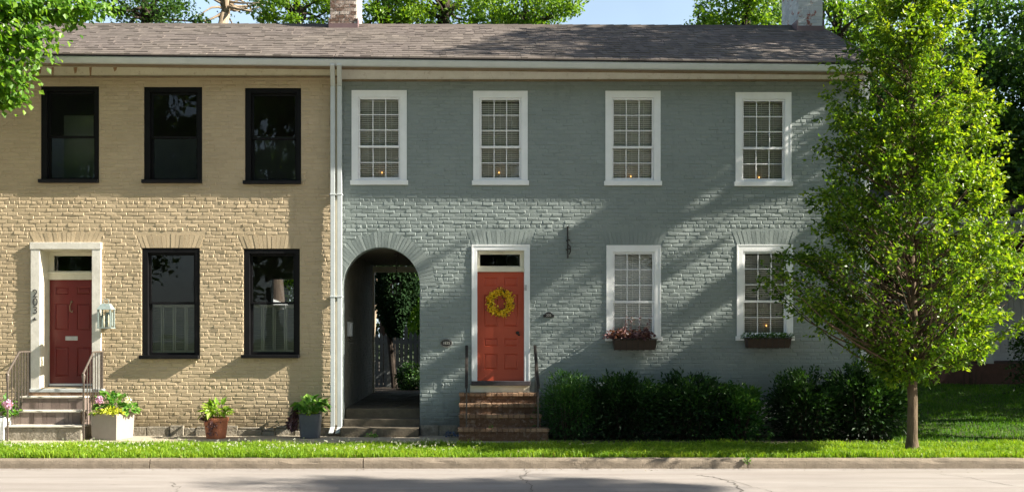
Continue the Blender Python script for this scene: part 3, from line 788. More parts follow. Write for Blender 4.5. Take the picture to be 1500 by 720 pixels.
# grey house doorway
mb = MB(); a, b, c, d = gd
frame_ring(mb, a, b, c+.02, d, .09, .09, .0005, .09, -.018, .03); frame_ring(mb, a-.008, b+.008, c+.02, d+.012, .025, .025, .0003, .028, -.028, -.0185)
frame_ring(mb, a+.09, b-.09, c+.02, d-.09, .012, .012, .0003, .014, -.012, .14)
mb.build('door_surround', 'white', grey, bevel=.004)
GY = .09; ia, ib = a+.103, b-.103
mb = MB(); z0, z1 = WZ(398,GY), WZ(391,GY); zt = d-.105
mb.box(ia, ib, GY-.05, GY+.05, z0, z1); gz0, gz1 = WZ(389.5,GY), WZ(372.5,GY); g0, g1 = WX(703,GY), WX(761.5,GY)
mb.box(ia, g0, GY-.02, GY+.05, z1, zt); mb.box(g1, ib, GY-.02, GY+.05, z1, zt); mb.box(g0, g1, GY-.02, GY+.05, gz1, zt); mb.box(g0, g1, GY-.02, GY+.05, z1, gz0)
for k in (1,2):
    pass
mb.lathe([(.03,zt-.03),(.03,zt-.015),(.012,zt-.005)], (ia+ib)/2, GY-.045, 10)
mb.build('transom', 'cream', grey, bevel=.003)
mb = MB()
for k in (1,2):
    x = g0+(g1-g0)*k/3; mb = MB(); mb.box(x-.006, x+.006, GY+.022, GY+.035, gz0, gz1); mb.build('transom_bar', 'darksill', grey)
g = MB(); g.poly([(g0,GY+.02,gz0),(g1,GY+.02,gz0),(g1,GY+.02,gz1),(g0,GY+.02,gz1)]); g.build('transom_pane', 'glass', grey)
P = lambda l, t_, r, bt: (WX(l,GY), WX(r,GY), WZ(bt,GY), WZ(t_,GY))
mb = MB(); rows = ((406,419),(431,478),(495,507),(517.5,541))
door_mesh(mb, ia, ib, WZ(557,GY), z0-.002, GY, [P(l,t_,r,bt) for t_, bt in rows for l, r in ((709,729),(738.5,758.5))])
dg = mb.build('door', 'orange', grey)
mb = MB(); kx, kz = WX(758,GY), WZ(487,GY); mb.lathe([(.03,-.01),(.034,.0),(.03,.02),(.012,.03),(.03,.045),(.034,.06),(.02,.075)], 0, 0, 14)
mb.v = [(kx+x, GY+.004-z, kz+y) for x, y, z in mb.v]; mb.tube([(kx+.03,GY-.004,kz-.035),(kx+.03,GY-.012,kz-.05)], .022, 10); mb.build('knob', 'iron', dg, smooth=True)
mb = MB(); mb.box(WX(690.5,-.1), WX(777,-.1), -.12, .14, WZ(564,-.1), WZ(557.5,-.1)-.005); mb.build('threshold', 'darksill', grey, bevel=.006)
mb = MB(); x, z = WX(770,-.05), WZ(421,-.05); mb.box(x-.022, x+.022, -.056, -.0405, z-.055, z+.055); mb.lathe([(.012,z-.01),(.012,z+.012)], x, -.06, 10); mb.build('doorbell', 'steel', grey)

# ---- downspouts
def downspout(par, px0, px1, y_top, y_bot, kick=0.0, m='gutter'):
    x0, x1 = WX(px0,-.1), WX(px1,-.1); zt, zb = WZ(y_top), WZ(y_bot)
    mb = MB()
    E = EAVE_Y+.02; a0, a1 = WX(px0-1.2,E), WX(px1-1.2,E)
    mb.hexa([(a0,E,zt+.12),(a1,E,zt+.12),(a1,E+.08,zt+.12),(a0,E+.08,zt+.12),(a0,E,zt+.2),(a1,E,zt+.2),(a1,E+.08,zt+.2),(a0,E+.08,zt+.2)])
    mb.hexa([(x0,-.155,zt-.14),(x1,-.155,zt-.14),(x1,-.07,zt-.14),(x0,-.07,zt-.14),(a0,E+.001,zt+.12),(a1,E+.001,zt+.12),(a1,E+.079,zt+.119),(a0,E+.079,zt+.119)])
    mb.box(x0, x1, -.155, -.072, zb+.12, zt-.141)
    mb.hexa([(x0-kick,-.24,zb),(x1-kick,-.24,zb),(x1-kick,-.15,zb-.03),(x0-kick,-.15,zb-.03),(x0,-.155,zb+.119),(x1,-.155,zb+.119),(x1,-.072,zb+.119),(x0,-.072,zb+.119)])
    for z in (zb+2.62, zb+4.6): mb.box(x0-.012, x1+.012, -.162, -.01, z, z+.03)
    mb.build('downspout', m, par, bevel=.006)
downspout(tan, 484.5, 491, 118, 632, .03); downspout(grey, 494.5, 501, 118, 632, .03)
mb = MB(); mb.box(WX(491.4), WX(494.2), -.012, -.0075, .2, 6.85); 
mb.build('joint_cover', 'cream', tan)
mb = MB(); mb.box(WX(1257), WX(1263), -.10, -.012, .02, 6.86); mb.box(WX(1263.3), WX(1270.5), -.13, -.05, .02, 6.92); mb.box(XR-.004, XR+.03, -.011, .11, .02, 6.86)
mb.build('corner_downspout', 'vinyl', grey, bevel=.006)

# ================================================================== STOOPS AND RAILS
st = thing('front_steps', 'stone stoop with tiled risers below the dark red door', 'steps', (-8.0, -.6, 0))
treads = [(-8.70,-7.24,-.95,WZ(623,-.95)), (-8.705,-7.375,-.65,WZ(601,-.65)), (-8.665,-7.40,-.35,WZ(580,-.35))]
for i, (xa, xb, y, z) in enumerate(treads):
    mb = MB(); mb.box(xa, xb, y, -.001 if i == 2 else y+.34, z-.035, z); mb.build('tread', 'limestone', st, bevel=.012)
    zb = 0 if i == 0 else treads[i-1][3]
    if i == 0:
        mb = MB(); mb.box(xa+.02, xb-.02, y+.03, -.002, -.05, z-.036); o = mb.build('riser', 'stone', st, bevel=.02)
    else:
        mb = MB(); mb.box(xa+.02, xb-.02, y+.04, -.002, zb-.03, z-.036, .2)
        x = xa+.02
        while x < xb-.03:
            w = .165 if random.random() < .7 else .08
            e = min(x+w, xb-.02)
            if random.random() < .5: mb.box(x+.003, e-.003, y+.03, y+.041, zb+.004, z-.1, random.random()); mb.box(x+.003, e-.003, y+.03, y+.041, z-.094, z-.038, random.random())
            else: mb.box(x+.003, e-.003, y+.03, y+.041, zb+.004, z-.038, random.random())
            x = e
        mb.build('riser', 'tile', st)
mb = MB(); x = -8.6
while x < -7.45:
    mb.box(x, x+.2, -.105, -.003, treads[2][3]+.001, WZ(574,-.12)-.003, random.random()); x += .206
mb.build('top_course', 'stepbrick', st, bevel=.006)

def left_rail(x, label):
    t = thing('handrail', label, 'handrail', (x, -1.0, 0), 'iron handrails of the two stoops')
    zf, zt = 1.24, 1.625
    mb = MB(); mb.box(x-.014, x+.014, -1.014, -.986, 0, zf); mb.lathe([(.02,zf-.16),(.03,zf-.1),(.035,zf-.03),(.02,zf+.01)], x, -1.0, 10); mb.build('post', 'ironbrown', t)
    mb = MB(); mb.tube([(x,-1.05,zf-.01),(x,-1.0,zf+.01),(x,-.52,zt),(x,-.45,zt+.008),(x,-.02,zt+.008)], .02, 8); mb.build('rail', 'ironbrown', t)
    for y in (-.82,-.68,-.54,-.40,-.27,-.14):
        top = zf+.01+(zt-zf-.01)*min(1,(y+1.0)/.48)
        bot = .27 if y < -.66 else (.53 if y < -.36 else .785)
        mb = MB(); mb.box(x-.008, x+.008, y-.008, y+.008, bot, top-.012); mb.build('baluster', 'ironbrown', t)
    mb = MB(); mb.box(x-.016, x+.016, -.055, -.023, .785, zt); mb.build('post', 'ironbrown', t)
left_rail(-8.60, 'iron balustered handrail on the left side of the dark red door steps')
left_rail(-7.19, 'iron balustered handrail between the dark red door and the square planter')

bs = thing('front_steps', 'brown brick stoop of four steps below the orange red door', 'steps', (.55, -.6, 0))
bt = [(-.25,1.445,-1.15,WZ(627,-1.15)),(-.235,1.33,-.85,WZ(607,-.85)),(-.235,1.32,-.55,WZ(591,-.55)),(-.235,1.31,-.27,WZ(575,-.27))]
for i, (xa, xb, y, z) in enumerate(bt):
    zb = 0 if i == 0 else bt[i-1][3]
    mb = MB(); x = xa
    while x < xb-.02:
        w = min(.104, xb-x); mb.box(x+.003, x+w-.003, y+random.uniform(-.008,.004), -.004 if i == 3 else bt[i+1][2]+.03, z-.062, z+random.uniform(-.004,.004), .55+.45*random.random()); x += .104  # tread bricks toned lighter, standing in for sun on the treads
    mb.build('tread', 'stepbrick', bs, bevel=.006)
    mb = MB(); mb.box(xa+.02, xb-.02, y+.04, -.004, zb-.05, z-.064, .1)
    zz = zb; k = 0
    while zz < z-.1:
        x = xa+.02-(.1 if k % 2 else 0)
        while x < xb-.02:
            a_, b_ = max(x, xa+.02), min(x+.2, xb-.02)
            if b_-a_ > .03: mb.box(a_+.004, b_-.004, y+.028, y+.042, zz+.006, min(zz+.062, z-.066), random.random()*.35)  # riser bricks toned darker, standing in for shade below the treads
            x += .206
        zz += .068; k += 1
    mb.build('riser', 'stepbrick', bs)
mb = MB(); mb.box(-.02, 1.14, -.05, -.0145, bt[3][3]+.004, WZ(564,-.1)-.002); mb.build('plinth_board', 'cream', bs)
def right_rail(x, label):
    t = thing('handrail', label, 'handrail', (x, -1.0, .25), 'iron handrails of the two stoops')
    mb = MB(); mb.box(x-.014, x+.014, -1.014, -.986, .25, 1.02); mb.build('post', 'ironbrown', t)
    mb = MB(); mb.hexa([(x-.028,-1.06,.97),(x+.028,-1.06,.97),(x+.028,-.02,1.70),(x-.028,-.02,1.70),(x-.028,-1.06,1.03),(x+.028,-1.06,1.03),(x+.028,-.02,1.76),(x-.028,-.02,1.76)])
    mb.hexa([(x-.012,-1.05,.90),(x+.012,-1.05,.90),(x+.012,-1.02,.972),(x-.012,-1.02,.972),(x-.012,-1.07,.90),(x+.012,-1.07,.9),(x+.012,-1.05,.98),(x-.012,-1.05,.98)])
    mb.build('rail', 'iron', t, bevel=.008)
    for y, bot in ((-.62,.65),(-.1,.85)):
        mb = MB(); mb.box(x-.009, x+.009, y-.009, y+.009, bot, .97+(y+1.06)/1.04*.73+.01); mb.build('baluster', 'iron', t)
right_rail(-.085, 'thin iron handrail on the left of the brown brick steps, next to the oval plaque')
right_rail(1.245, 'thin iron handrail on the right of the brown brick steps, against the shrubs')

# ================================================================== WALL FITTINGS
t = thing('wall_lantern', 'verdigris copper wall lantern with clear glass beside the dark red door', 'lantern', (-7.08, -.06, 2.05))
lx, ly, z0, z1 = WX(155.5,-.21), -.21, WZ(480.5,-.2), WZ(453,-.2)
hw = .115
mb = MB()
for sx in (-1,1):
    for sy in (-1,1): mb.box(lx+sx*hw-.012, lx+sx*hw+.012, ly+sy*.11-.012, ly+sy*.11+.012, z0+.02, z1)
mb.box(lx-hw-.02, lx+hw+.02, ly-.13, ly+.13, z0, z0+.02); mb.build('frame', 'verdigris', t)
mb = MB(); mb.hexa([(lx-hw-.025,ly-.135,z1),(lx+hw+.025,ly-.135,z1),(lx+hw+.025,ly+.135,z1),(lx-hw-.025,ly+.135,z1),(lx-.075,ly-.06,z1+.115),(lx+.075,ly-.06,z1+.115),(lx+.075,ly+.06,z1+.115),(lx-.075,ly+.06,z1+.115)])
mb.build('roof', 'verdigris', t)
mb = MB(); mb.tube([(lx+.05*math.cos(a), ly, z1+.155+.05*math.sin(a)) for a in np.linspace(0, 2*math.pi, 15)], .006, 6); mb.build('ring', 'verdigris', t)
mb = MB(); mb.box(lx-.06, lx+.06, -.075, -.006, z0+.05, z1-.05); mb.box(lx-.02, lx+.02, ly+.13, -.06, z0+.2, z0+.24); mb.build('bracket', 'verdigris', t)
mb = MB(); q = hw-.004
mb.poly([(lx-q,ly-.11,z0+.02),(lx+q,ly-.11,z0+.02),(lx+q,ly-.11,z1),(lx-q,ly-.11,z1)]); mb.poly([(lx+hw,ly-.1,z0+.02),(lx+hw,ly+.1,z0+.02),(lx+hw,ly+.1,z1),(lx+hw,ly-.1,z1)]); mb.poly([(lx-hw,ly-.1,z0+.02),(lx-hw,ly+.1,z0+.02),(lx-hw,ly+.1,z1),(lx-hw,ly-.1,z1)])
mb.build('pane', 'glassclear', t)
for dx in (-.045,.045):
    mb = MB(); mb.lathe([(.018,z0+.021),(.018,z0+.14),(.012,z0+.15),(.022,z0+.19),(.01,z0+.25),(.002,z0+.27)], lx+dx, ly, 10); mb.build('bulb', 'ivory', t, smooth=True)

def ellipse(cx, cz, a, b, n=32, a0=0, a1=2*math.pi): return [(cx+a*math.cos(a0+(a1-a0)*k/n), cz+b*math.sin(a0+(a1-a0)*k/n)) for k in range(n)]
cx, cz = WX(653.8), WZ(502)
t = thing('date_plaque', 'small black oval plaque dated 1835 on the grey wall beside the arch', 'plaque', (cx, 0, cz))
mb = MB(); mb.prism_y(ellipse(cx, cz, .118, .082), -.034, .0); mb.build('plate', 'plaque', t, bevel=.004)
mb = MB(); O = ellipse(cx, cz, .109, .074); I = ellipse(cx, cz, .104, .069)
for k in range(32):
    l = (k+1) % 32; mb.poly([(O[k][0],-.0365,O[k][1]),(O[l][0],-.0365,O[l][1]),(I[l][0],-.0365,I[l][1]),(I[k][0],-.0365,I[k][1])])
mb.build('border', 'letter', t)
text_mesh('lettering', '1835', .075, 'letter', t, (cx, -.036, cz), .002)
cx, cz = WX(803.5), WZ(461)
t = thing('number_plaque', 'small black arched house number plaque reading 205 on the grey wall', 'plaque', (cx, 0, cz))
pts = [(cx-.105,cz-.045),(cx+.105,cz-.045),(cx+.105,cz+.005),(cx+.075,cz+.012)] + [(cx+.068*math.cos(a), cz+.012+.05*math.sin(a)) for a in np.linspace(.1, math.pi-.1, 12)] + [(cx-.075,cz+.012),(cx-.105,cz+.005)]
mb = MB(); mb.prism_y(pts, -.034, 0); mb.build('plate', 'plaque', t, bevel=.003)
text_mesh('lettering', '205', .068, 'letter', t, (cx, -.036, cz-.006), .002)

x = WX(831.5)
t = thing('flag_bracket', 'tall narrow black iron bracket on the grey wall right of the orange red door', 'bracket', (x, 0, WZ(378)))
mb = MB(); mb.hexa([(x-.008,-.035,WZ(378)),(x+.008,-.035,WZ(378)),(x+.008,.0,WZ(378)),(x-.008,.0,WZ(378)),(x-.013,-.035,WZ(331.5)),(x+.011,-.035,WZ(331.5)),(x+.011,.0,WZ(331.5)),(x-.013,0,WZ(331.5))]); mb.build('bar', 'iron', t)
mb = MB(); 
for py, s in ((352.5,.9),(365.5,1.2)):
    z = WZ(py); mb.tube([(x-.035*s,-.05,z),(x-.01,-.06,z),(x+.03*s,-.055,z+.02),(x+.04*s,-.05,z-.01)], .012, 8)
mb.tube([(x+.01,-.05,WZ(358)),(x+.05,-.07,WZ(362)),(x+.05,-.07,WZ(368)),(x+.02,-.05,WZ(373))], .011, 8)
mb.build('hook', 'iron', t)

# wreath
wx, wz, wy = WX(733,.03), WZ(443,.03), .03
t = thing('wreath', 'twig wreath of yellow flowers hanging on the orange red door', 'wreath', (wx, wy, wz))
mb = MB()
for k in range(26):
    ph = random.uniform(0, 6.28); R = random.uniform(.17,.225); am = random.uniform(.01,.03)
    mb.tube([(wx+(R+am*math.sin(3*a+ph))*math.cos(a), wy+.02*math.cos(5*a+ph), wz+(R+am*math.sin(3*a+ph))*math.sin(a)) for a in np.linspace(0, 6.1, 30)+ph], .005, 5, random.random())
mb.build('twig_ring', 'twig', t)
n = 950; a = RNG.random(n)*6.283; R = .208+RNG.normal(0,.036,n)
P_ = np.stack([wx+R*np.cos(a), wy-.03+RNG.normal(0,.016,n), wz+R*np.sin(a)], 1)
leaves('blossoms', P_, RNG.uniform(.032,.055,n), 'yellowflower', t, RNG.normal(size=(n,3)), RNG.normal(size=(n,3))+np.array([0.2,-1,.3]), .8)
n = 160; a = RNG.random(n)*6.283; R = .21+RNG.normal(0,.045,n)
leaves('sprigs', np.stack([wx+R*np.cos(a), wy-.015+RNG.normal(0,.014,n), wz+R*np.sin(a)],1), .04, 'leaf_shrub2', t, RNG.normal(size=(n,3)), RNG.normal(size=(n,3))+np.array([0,-1,.3]))

# passage lantern and letter box
px_, pY = 581, 1.9; x = WX(px_, pY)
t = thing('pendant_lantern', 'dark iron lantern hanging from the passage ceiling on a chain', 'lantern', (x, pY, 3.70))
zb = WZ(432,pY); zt = WZ(411,pY)
mb = MB(); mb.lathe([(.05,3.66),(.055,3.69),(.02,3.699)], x, pY, 12); mb.build('ceiling_rose', 'iron', t)
mb = MB(); z = 3.66; k = 0
while z > zt+.05: mb.box(x-(.012 if k%2 else .004), x+(.012 if k%2 else .004), pY-(.004 if k%2 else .012), pY+(.004 if k%2 else .012), z-.04, z); z -= .036; k += 1
mb.build('chain', 'iron', t)
mb = MB(); mb.lathe([(.02,zt+.05),(.12,zt-.02),(.125,zt-.03)], x, pY, 6); mb.lathe([(.10,zb),(.10,zb+.015)], x, pY, 6)
for k in range(6):
    a = 6.283*(k+.5)/6; mb.tube([(x+.095*math.cos(a),pY+.095*math.sin(a),zb+.015),(x+.11*math.cos(a),pY+.11*math.sin(a),zt-.03)], .007, 5)
mb.build('cage', 'iron', t)
mb = MB(); mb.lathe([(.09,zb+.02),(.10,zt-.04)], x, pY, 6); mb.build('pane', 'glassclear', t)
bY = 0.75; 
t = thing('letter_box', 'slim pale letter box on the passage side wall', 'letter box', (px_l, bY, 2.0))
mb = MB(); za, zb = WZ(492,bY), WZ(473,bY); mb.box(px_l+.012, px_l+.09, bY-.13, bY+.13, za, zb); mb.build('body', 'steel', t, bevel=.006)
mb = MB(); mb.hexa([(px_l+.012,bY-.14,zb),(px_l+.105,bY-.14,zb),(px_l+.105,bY+.14,zb),(px_l+.012,bY+.14,zb),(px_l+.012,bY-.14,zb+.03),(px_l+.1,bY-.14,zb+.01),(px_l+.1,bY+.14,zb+.01),(px_l+.012,bY+.14,zb+.03)]); mb.build('lid', 'steel', t)
mb = MB(); mb.tube([(px_l+.04,bY-.05,za),(px_l+.06,bY-.05,za-.06),(px_l+.09,bY-.05,za-.05)], .008, 6); mb.build('hook', 'iron', t)

# ================================================================== PLANTS IN POTS AND BOXES
def bunch(n, c, r, up=0.5, flat=1.0):
    d = RNG.normal(size=(n,3)); d = unit(d); d[:,2] = np.abs(d[:,2])*flat + (1-flat)*d[:,2]*.2
    rad = RNG.random(n)**(1/2.2)
    return np.array(c) + d*np.array(r)*rad[:,None], d
def foliage(name, n, c, r, size, m, parent, wid=.6, droop=.4, flat=.8, mult=1):
    P, d = bunch(n, c, r, flat=flat)
    axis = d*1.0 + RNG.normal(size=(n,3))*.35 + np.array([0,0,-droop]); nrm = RNG.normal(size=(n,3))*.35 + d*.35 + np.array([0.1,-.35,.9])
    return leaves(name, P, size*RNG.uniform(.7,1.3,n), m, parent, axis, nrm, wid, .14)
def stems(par, c, r, n, m='leaf_lush'):
    mb = MB()
    for k in range(n):
        a = random.uniform(0, 6.28); q = random.uniform(.2,.8)
        mb.tube([(c[0]+.03*math.cos(a),c[1]+.03*math.sin(a),c[2]),(c[0]+r[0]*q*math.cos(a)*.7,c[1]+r[1]*q*math.sin(a)*.7,c[2]+r[2]*.6),(c[0]+r[0]*q*math.cos(a),c[1]+r[1]*q*math.sin(a),c[2]+r[2]*.95)], [.008,.006,.003], 5)
    mb.build('stems', m, par)
def flower_head(par, c, r, m, n=170):
    d = unit(RNG.normal(size=(n,3))); P = np.array(c)+d*r*RNG.uniform(.75,1,(n,1))
    leaves('flower_head', P, r*.42, m, par, RNG.normal(size=(n,3)), d+RNG.normal(size=(n,3))*.3, .9, .05)
def square_pot(t, x, y, w, h, m, taper=.93):
    mb = MB(); a = w/2; b = a*taper
    mb.hexa([(x-b,y-b,.0),(x+b,y-b,0),(x+b,y+b,0),(x-b,y+b,0),(x-a,y-a,h),(x+a,y-a,h),(x+a,y+a,h),(x-a,y+a,h)])
    mb.f = [f for i, f in enumerate(mb.f) if i != 1]; mb.r = mb.r[:5]
    mb.hexa([(x-a+.04,y-a+.04,h-.08),(x+a-.04,y-a+.04,h-.08),(x+a-.04,y+a-.04,h-.08),(x-a+.04,y+a-.04,h-.08),(x-a+.039,y-a+.039,h-.07),(x+a-.039,y-a+.039,h-.07),(x+a-.039,y+a-.039,h-.07),(x-a+.039,y+a-.039,h-.07)])
    for (p, q, r_, s) in ((x-a,x+a,y-a,y-a+.035),(x-a,x+a,y+a-.035,y+a),(x-a,x-a+.035,y-a+.0351,y+a-.0351),(x+a-.035,x+a,y-a+.0351,y+a-.0351)): mb.box(p,q,r_,s,h-.07,h+.001)
    mb.build('pot', m, t, bevel=.008)
    mb = MB(); mb.box(x-a+.037, x+a-.037, y-a+.037, y+a-.037, h-.06, h-.035); mb.build('soil', 'soil', t)
# big square planter
x, y = WX(165,-.62), -.62; h = WZ(606,-.9); 
t = thing('planter', 'square taupe planter with hydrangea, lime leaves and a lilac bloom', 'planter', (x, y, 0))
mb = MB(); c45 = math.radians(-16)
square_pot(t, 0, 0, .57, h, 'planter')
for ch in list(t.children):
    ch.data.transform(Matrix.Translation(Vector((x, y, 0))) @ Matrix.Rotation(c45, 4, 'Z') @ Matrix.Translation(Vector((x, y, 0))) ) if False else ch.data.transform(Matrix.Rotation(c45, 4, 'Z') @ Matrix.Translation(Vector((x, y, 0))))
stems(t, (x,y,h), (.28,.2,.36), 12)
foliage('foliage', 110, (x+.0,y,h+.1), (.30,.22,.38), .125, 'leaf_lush', t, .75)
foliage('foliage', 60, (x+.32,y+.02,h+.05), (.16,.16,.2), .11, 'leaf_lush', t, .75, .9)
foliage('lime_foliage', 150, (x+.05,y-.24,h+.02), (.23,.12,.11), .085, 'leaf_lime', t, .45, .5)
foliage('trailing_foliage', 60, (x-.22,y-.2,h-.0), (.12,.1,.1), .06, 'leaf_hosta', t, .5, .8)
flower_head(t, (WX(146,-.85), -.85, WZ(585,-.85)), .075, 'pinkflower'); flower_head(t, (WX(186,-.85), -.8, WZ(586,-.85)), .06, 'whiteflower', 110)
# planter at the frame's left edge
x, y = WX(-6,-.75), -.75; h = .42
t = thing('planter', 'white planter with a pink hydrangea bloom left of the dark red door steps', 'planter', (x, y, 0))
square_pot(t, x, y, .5, h, 'white')
foliage('foliage', 120, (x+.08,y,h+.08), (.34,.22,.34), .125, 'leaf_lush', t, .75)
stems(t, (x,y,h), (.3,.2,.34), 10)
flower_head(t, (WX(11,-1.0), -1.0, WZ(592,-1.0)), .085, 'pinkflower')
# terracotta pot
x, y = WX(316.5,-.5), -.5; h = WZ(612,-.7)
t = thing('plant_pot', 'terracotta pot of bright green hostas with trailing purple leaves', 'plant pot', (x, y, 0))
mb = MB(); mb.lathe([(.175,0),(.185,.02),(.222,h-.07),(.238,h-.065),(.242,h),(.215,h),(.205,h-.05),(.05,h-.05)], x, y, 32); mb.build('pot', 'terracotta', t, smooth=False)
mb = MB(); mb.lathe([(.205,h-.045),(.205,h-.03)], x, y, 24); mb.build('soil', 'soil', t)
foliage('foliage', 95, (x,y,h+.06), (.27,.22,.27), .16, 'leaf_hosta', t, .5, .35)
foliage('trailing_foliage', 70, (x-.12,y-.16,h-.02), (.12,.09,.08), .06, 'leaf_purple', t, .8)
n = 90; zz = RNG.random(n); P_ = np.stack([x-.02+RNG.normal(0,.05,n)-zz*.02, y-.245+zz*.03+RNG.normal(0,.012,n), h-.03-zz*.28], 1)
leaves('trailing_sprigs', P_, .045, 'leaf_heuchera', t, RNG.normal(size=(n,3))+np.array([0,-.3,-1]), RNG.normal(size=(n,3))*.4+np.array([.2,-1,.3]), .6)
# slate pot
x, y = WX(454.5,-.45), -.45; h = WZ(606,-.65)
t = thing('plant_pot', 'slate grey pot with broad green leaves beside the white downspouts', 'plant pot', (x, y, 0))
mb = MB(); mb.lathe([(.17,0),(.18,.02),(.205,h-.01),(.21,h),(.18,h),(.17,h-.05),(.05,h-.05)], x, y, 40, .45); mb.build('pot', 'slate', t)
mb = MB(); mb.lathe([(.172,h-.048),(.172,h-.03)], x, y, 24); mb.build('soil', 'soil', t)
stems(t, (x,y,h), (.26,.2,.3), 12)
foliage('foliage', 85, (x+.02,y,h+.09), (.30,.24,.29), .175, 'leaf_lush', t, .8, .5)
foliage('filler_foliage', 60, (x,y-.14,h), (.2,.1,.08), .06, 'leaf_hosta', t, .6)
n = 190; u = RNG.random(n); P_ = np.stack([x-.17-.22*np.sqrt(u)*RNG.uniform(.3,1,n)+RNG.normal(0,.03,n), y-.02+RNG.normal(0,.06,n), h+.2-u*.5], 1)
leaves('trailing_foliage', P_, RNG.uniform(.07,.12,n), 'leaf_purple', t, RNG.normal(size=(n,3))*.5+np.array([-.6,-.2,-.8]), RNG.normal(size=(n,3))*.5+np.array([0,-1,.5]), .5)
# window boxes
def window_box(px0, px1, py0, py1, label):
    x0, x1 = WX(px0,-.2), WX(px1,-.2); z0, z1 = WZ(py1,-.2), WZ(py0,-.2)
    t = thing('window_box', label, 'window box', ((x0+x1)/2, -.2, z0))
    mb = MB()
    mb.hexa([(x0+.03,-.27,z0),(x1-.03,-.27,z0),(x1-.03,-.08,z0),(x0+.03,-.08,z0),(x0,-.31,z1),(x1,-.31,z1),(x1,-.08,z1),(x0,-.08,z1)])
    mb.build('trough', 'boxbrown', t, bevel=.01)
    mb = MB(); n = 7
    for k in range(n+1):
        x = x0+.02+(x1-x0-.04)*k/n; mb.tube([(x,-.325,z1+.012),(x,-.285,z0-.01),(x,-.1,z0-.012)], .0055, 5)
    mb.tube([(x0,-.327,z1+.012),(x1,-.327,z1+.012)], .008, 6); mb.tube([(x0-.006,-.327,z1+.012),(x0-.006,-.05,z1+.012)], .008, 6); mb.tube([(x1+.006,-.327,z1+.012),(x1+.006,-.05,z1+.012)], .008, 6)
    mb.build('rack', 'iron', t); return t, x0, x1, z0, z1
t, x0, x1, z0, z1 = window_box(898, 961, 497, 512, 'brown window box of mauve leafy heuchera under the middle ground floor window')
for k in range(7):
    foliage('foliage', 60, (x0-.02+(x1-x0-.1)*k/6.5, -.2+random.uniform(-.05,.03), z1+.03), (.15,.13,.19), .085, 'leaf_heuchera', t, .85, .3)
for px in (915, 948, 923, 935): 
    x = WX(px,-.2); n = 40; u = np.linspace(0,1,n)
    leaves('flower_spike', np.stack([x+u*.05+RNG.normal(0,.016,n), -.2+RNG.normal(0,.015,n), z1+.1+u*.36],1), .04, 'leaf_heuchera', t)
t, x0, x1, z0, z1 = window_box(1092, 1157.5, 495.5, 509, 'brown window box of low green plants under the ground floor window by the street tree')
for k in range(9):
    foliage('foliage', 75, (x0+.04+(x1-x0-.08)*k/8, -.2, z1+.0), (.12,.13,.13), .05, 'leaf_shrub2', t, .5, .2)

# ================================================================== SHRUBS
def shrub(label, px0, px1, ytop, Y, ry, n, size, m, wid=.5, base=.0, lumps=26, group='shrubs along the grey house'):
    x0, x1 = WX(px0,Y), WX(px1,Y); H = WZ(ytop,Y); cx = (x0+x1)/2; rx = (x1-x0)/2
    t = thing('shrub', label, 'shrub', (cx, Y, 0), group)
    mb = MB()
    cs = []
    for k in range(lumps):
        a = random.uniform(0, 6.283); q = math.sqrt(random.random())*.88
        x, y = cx+rx*q*math.cos(a), Y+ry*q*math.sin(a)
        hz = H*(1-.32*q**3)*random.uniform(.72,1.07)
        cs.append((x, y, hz)); mb.tube([(cx+(x-cx)*.35,Y+(y-Y)*.35,0),(cx+(x-cx)*.8,Y+(y-Y)*.8,hz*.5),(x,y,hz*.93)], [.02,.013,.004], 5)
    mb.build('stems', 'barkdark', t)
    cs = np.array(cs); k = RNG.integers(0, len(cs), n); u = RNG.random(n)**.55
    sp = .07+.16*(1-u)
    P = np.stack([cx+(cs[k,0]-cx)*(.75+.3*u)+RNG.normal(0,1,n)*sp, Y+(cs[k,1]-Y)*(.75+.3*u)+RNG.normal(0,1,n)*sp, base+cs[k,2]*u+RNG.normal(0,.05,n)*.6], 1)
    P[:,2] = np.clip(P[:,2], .03, None)
    P[:,1] = np.minimum(P[:,1], -.03)
    d = P - np.array([cx, Y, H*.35]); axis = unit(d)+RNG.normal(size=(n,3))*.45; nrm = RNG.normal(size=(n,3))*.5+np.array([.1,-.2,.9])
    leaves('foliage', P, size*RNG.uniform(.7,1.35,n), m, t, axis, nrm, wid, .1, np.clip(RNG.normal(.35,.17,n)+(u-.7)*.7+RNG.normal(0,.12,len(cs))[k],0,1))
    return t
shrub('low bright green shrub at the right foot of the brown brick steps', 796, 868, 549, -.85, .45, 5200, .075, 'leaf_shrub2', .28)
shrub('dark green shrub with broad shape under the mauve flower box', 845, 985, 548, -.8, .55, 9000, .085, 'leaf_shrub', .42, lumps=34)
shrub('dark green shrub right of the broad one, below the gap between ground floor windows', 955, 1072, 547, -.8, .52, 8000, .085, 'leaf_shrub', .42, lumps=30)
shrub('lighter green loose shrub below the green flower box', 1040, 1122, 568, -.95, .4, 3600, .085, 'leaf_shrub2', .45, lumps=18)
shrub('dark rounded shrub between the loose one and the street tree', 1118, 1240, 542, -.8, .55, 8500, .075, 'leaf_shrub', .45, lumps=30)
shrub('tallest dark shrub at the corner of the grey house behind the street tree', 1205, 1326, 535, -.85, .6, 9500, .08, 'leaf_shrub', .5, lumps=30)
# little blue flowers by the brown steps
x = WX(661,-.35); t = thing('flower_clump', 'small clump of blue flowers at the left foot of the brown brick steps', 'flowers', (x,-.35,0))
foliage('foliage', 60, (x,-.35,.03), (.13,.1,.10), .05, 'leaf_blue', t)

# ================================================================== TREES
def limb(p0, p1, bend=.12, n=5):
    p0, p1 = np.array(p0), np.array(p1); L_ = np.linalg.norm(p1-p0); off = RNG.normal(size=3)*L_*bend
    return [tuple(p0+(p1-p0)*t+off*math.sin(math.pi*t)) for t in np.linspace(0,1,n)]
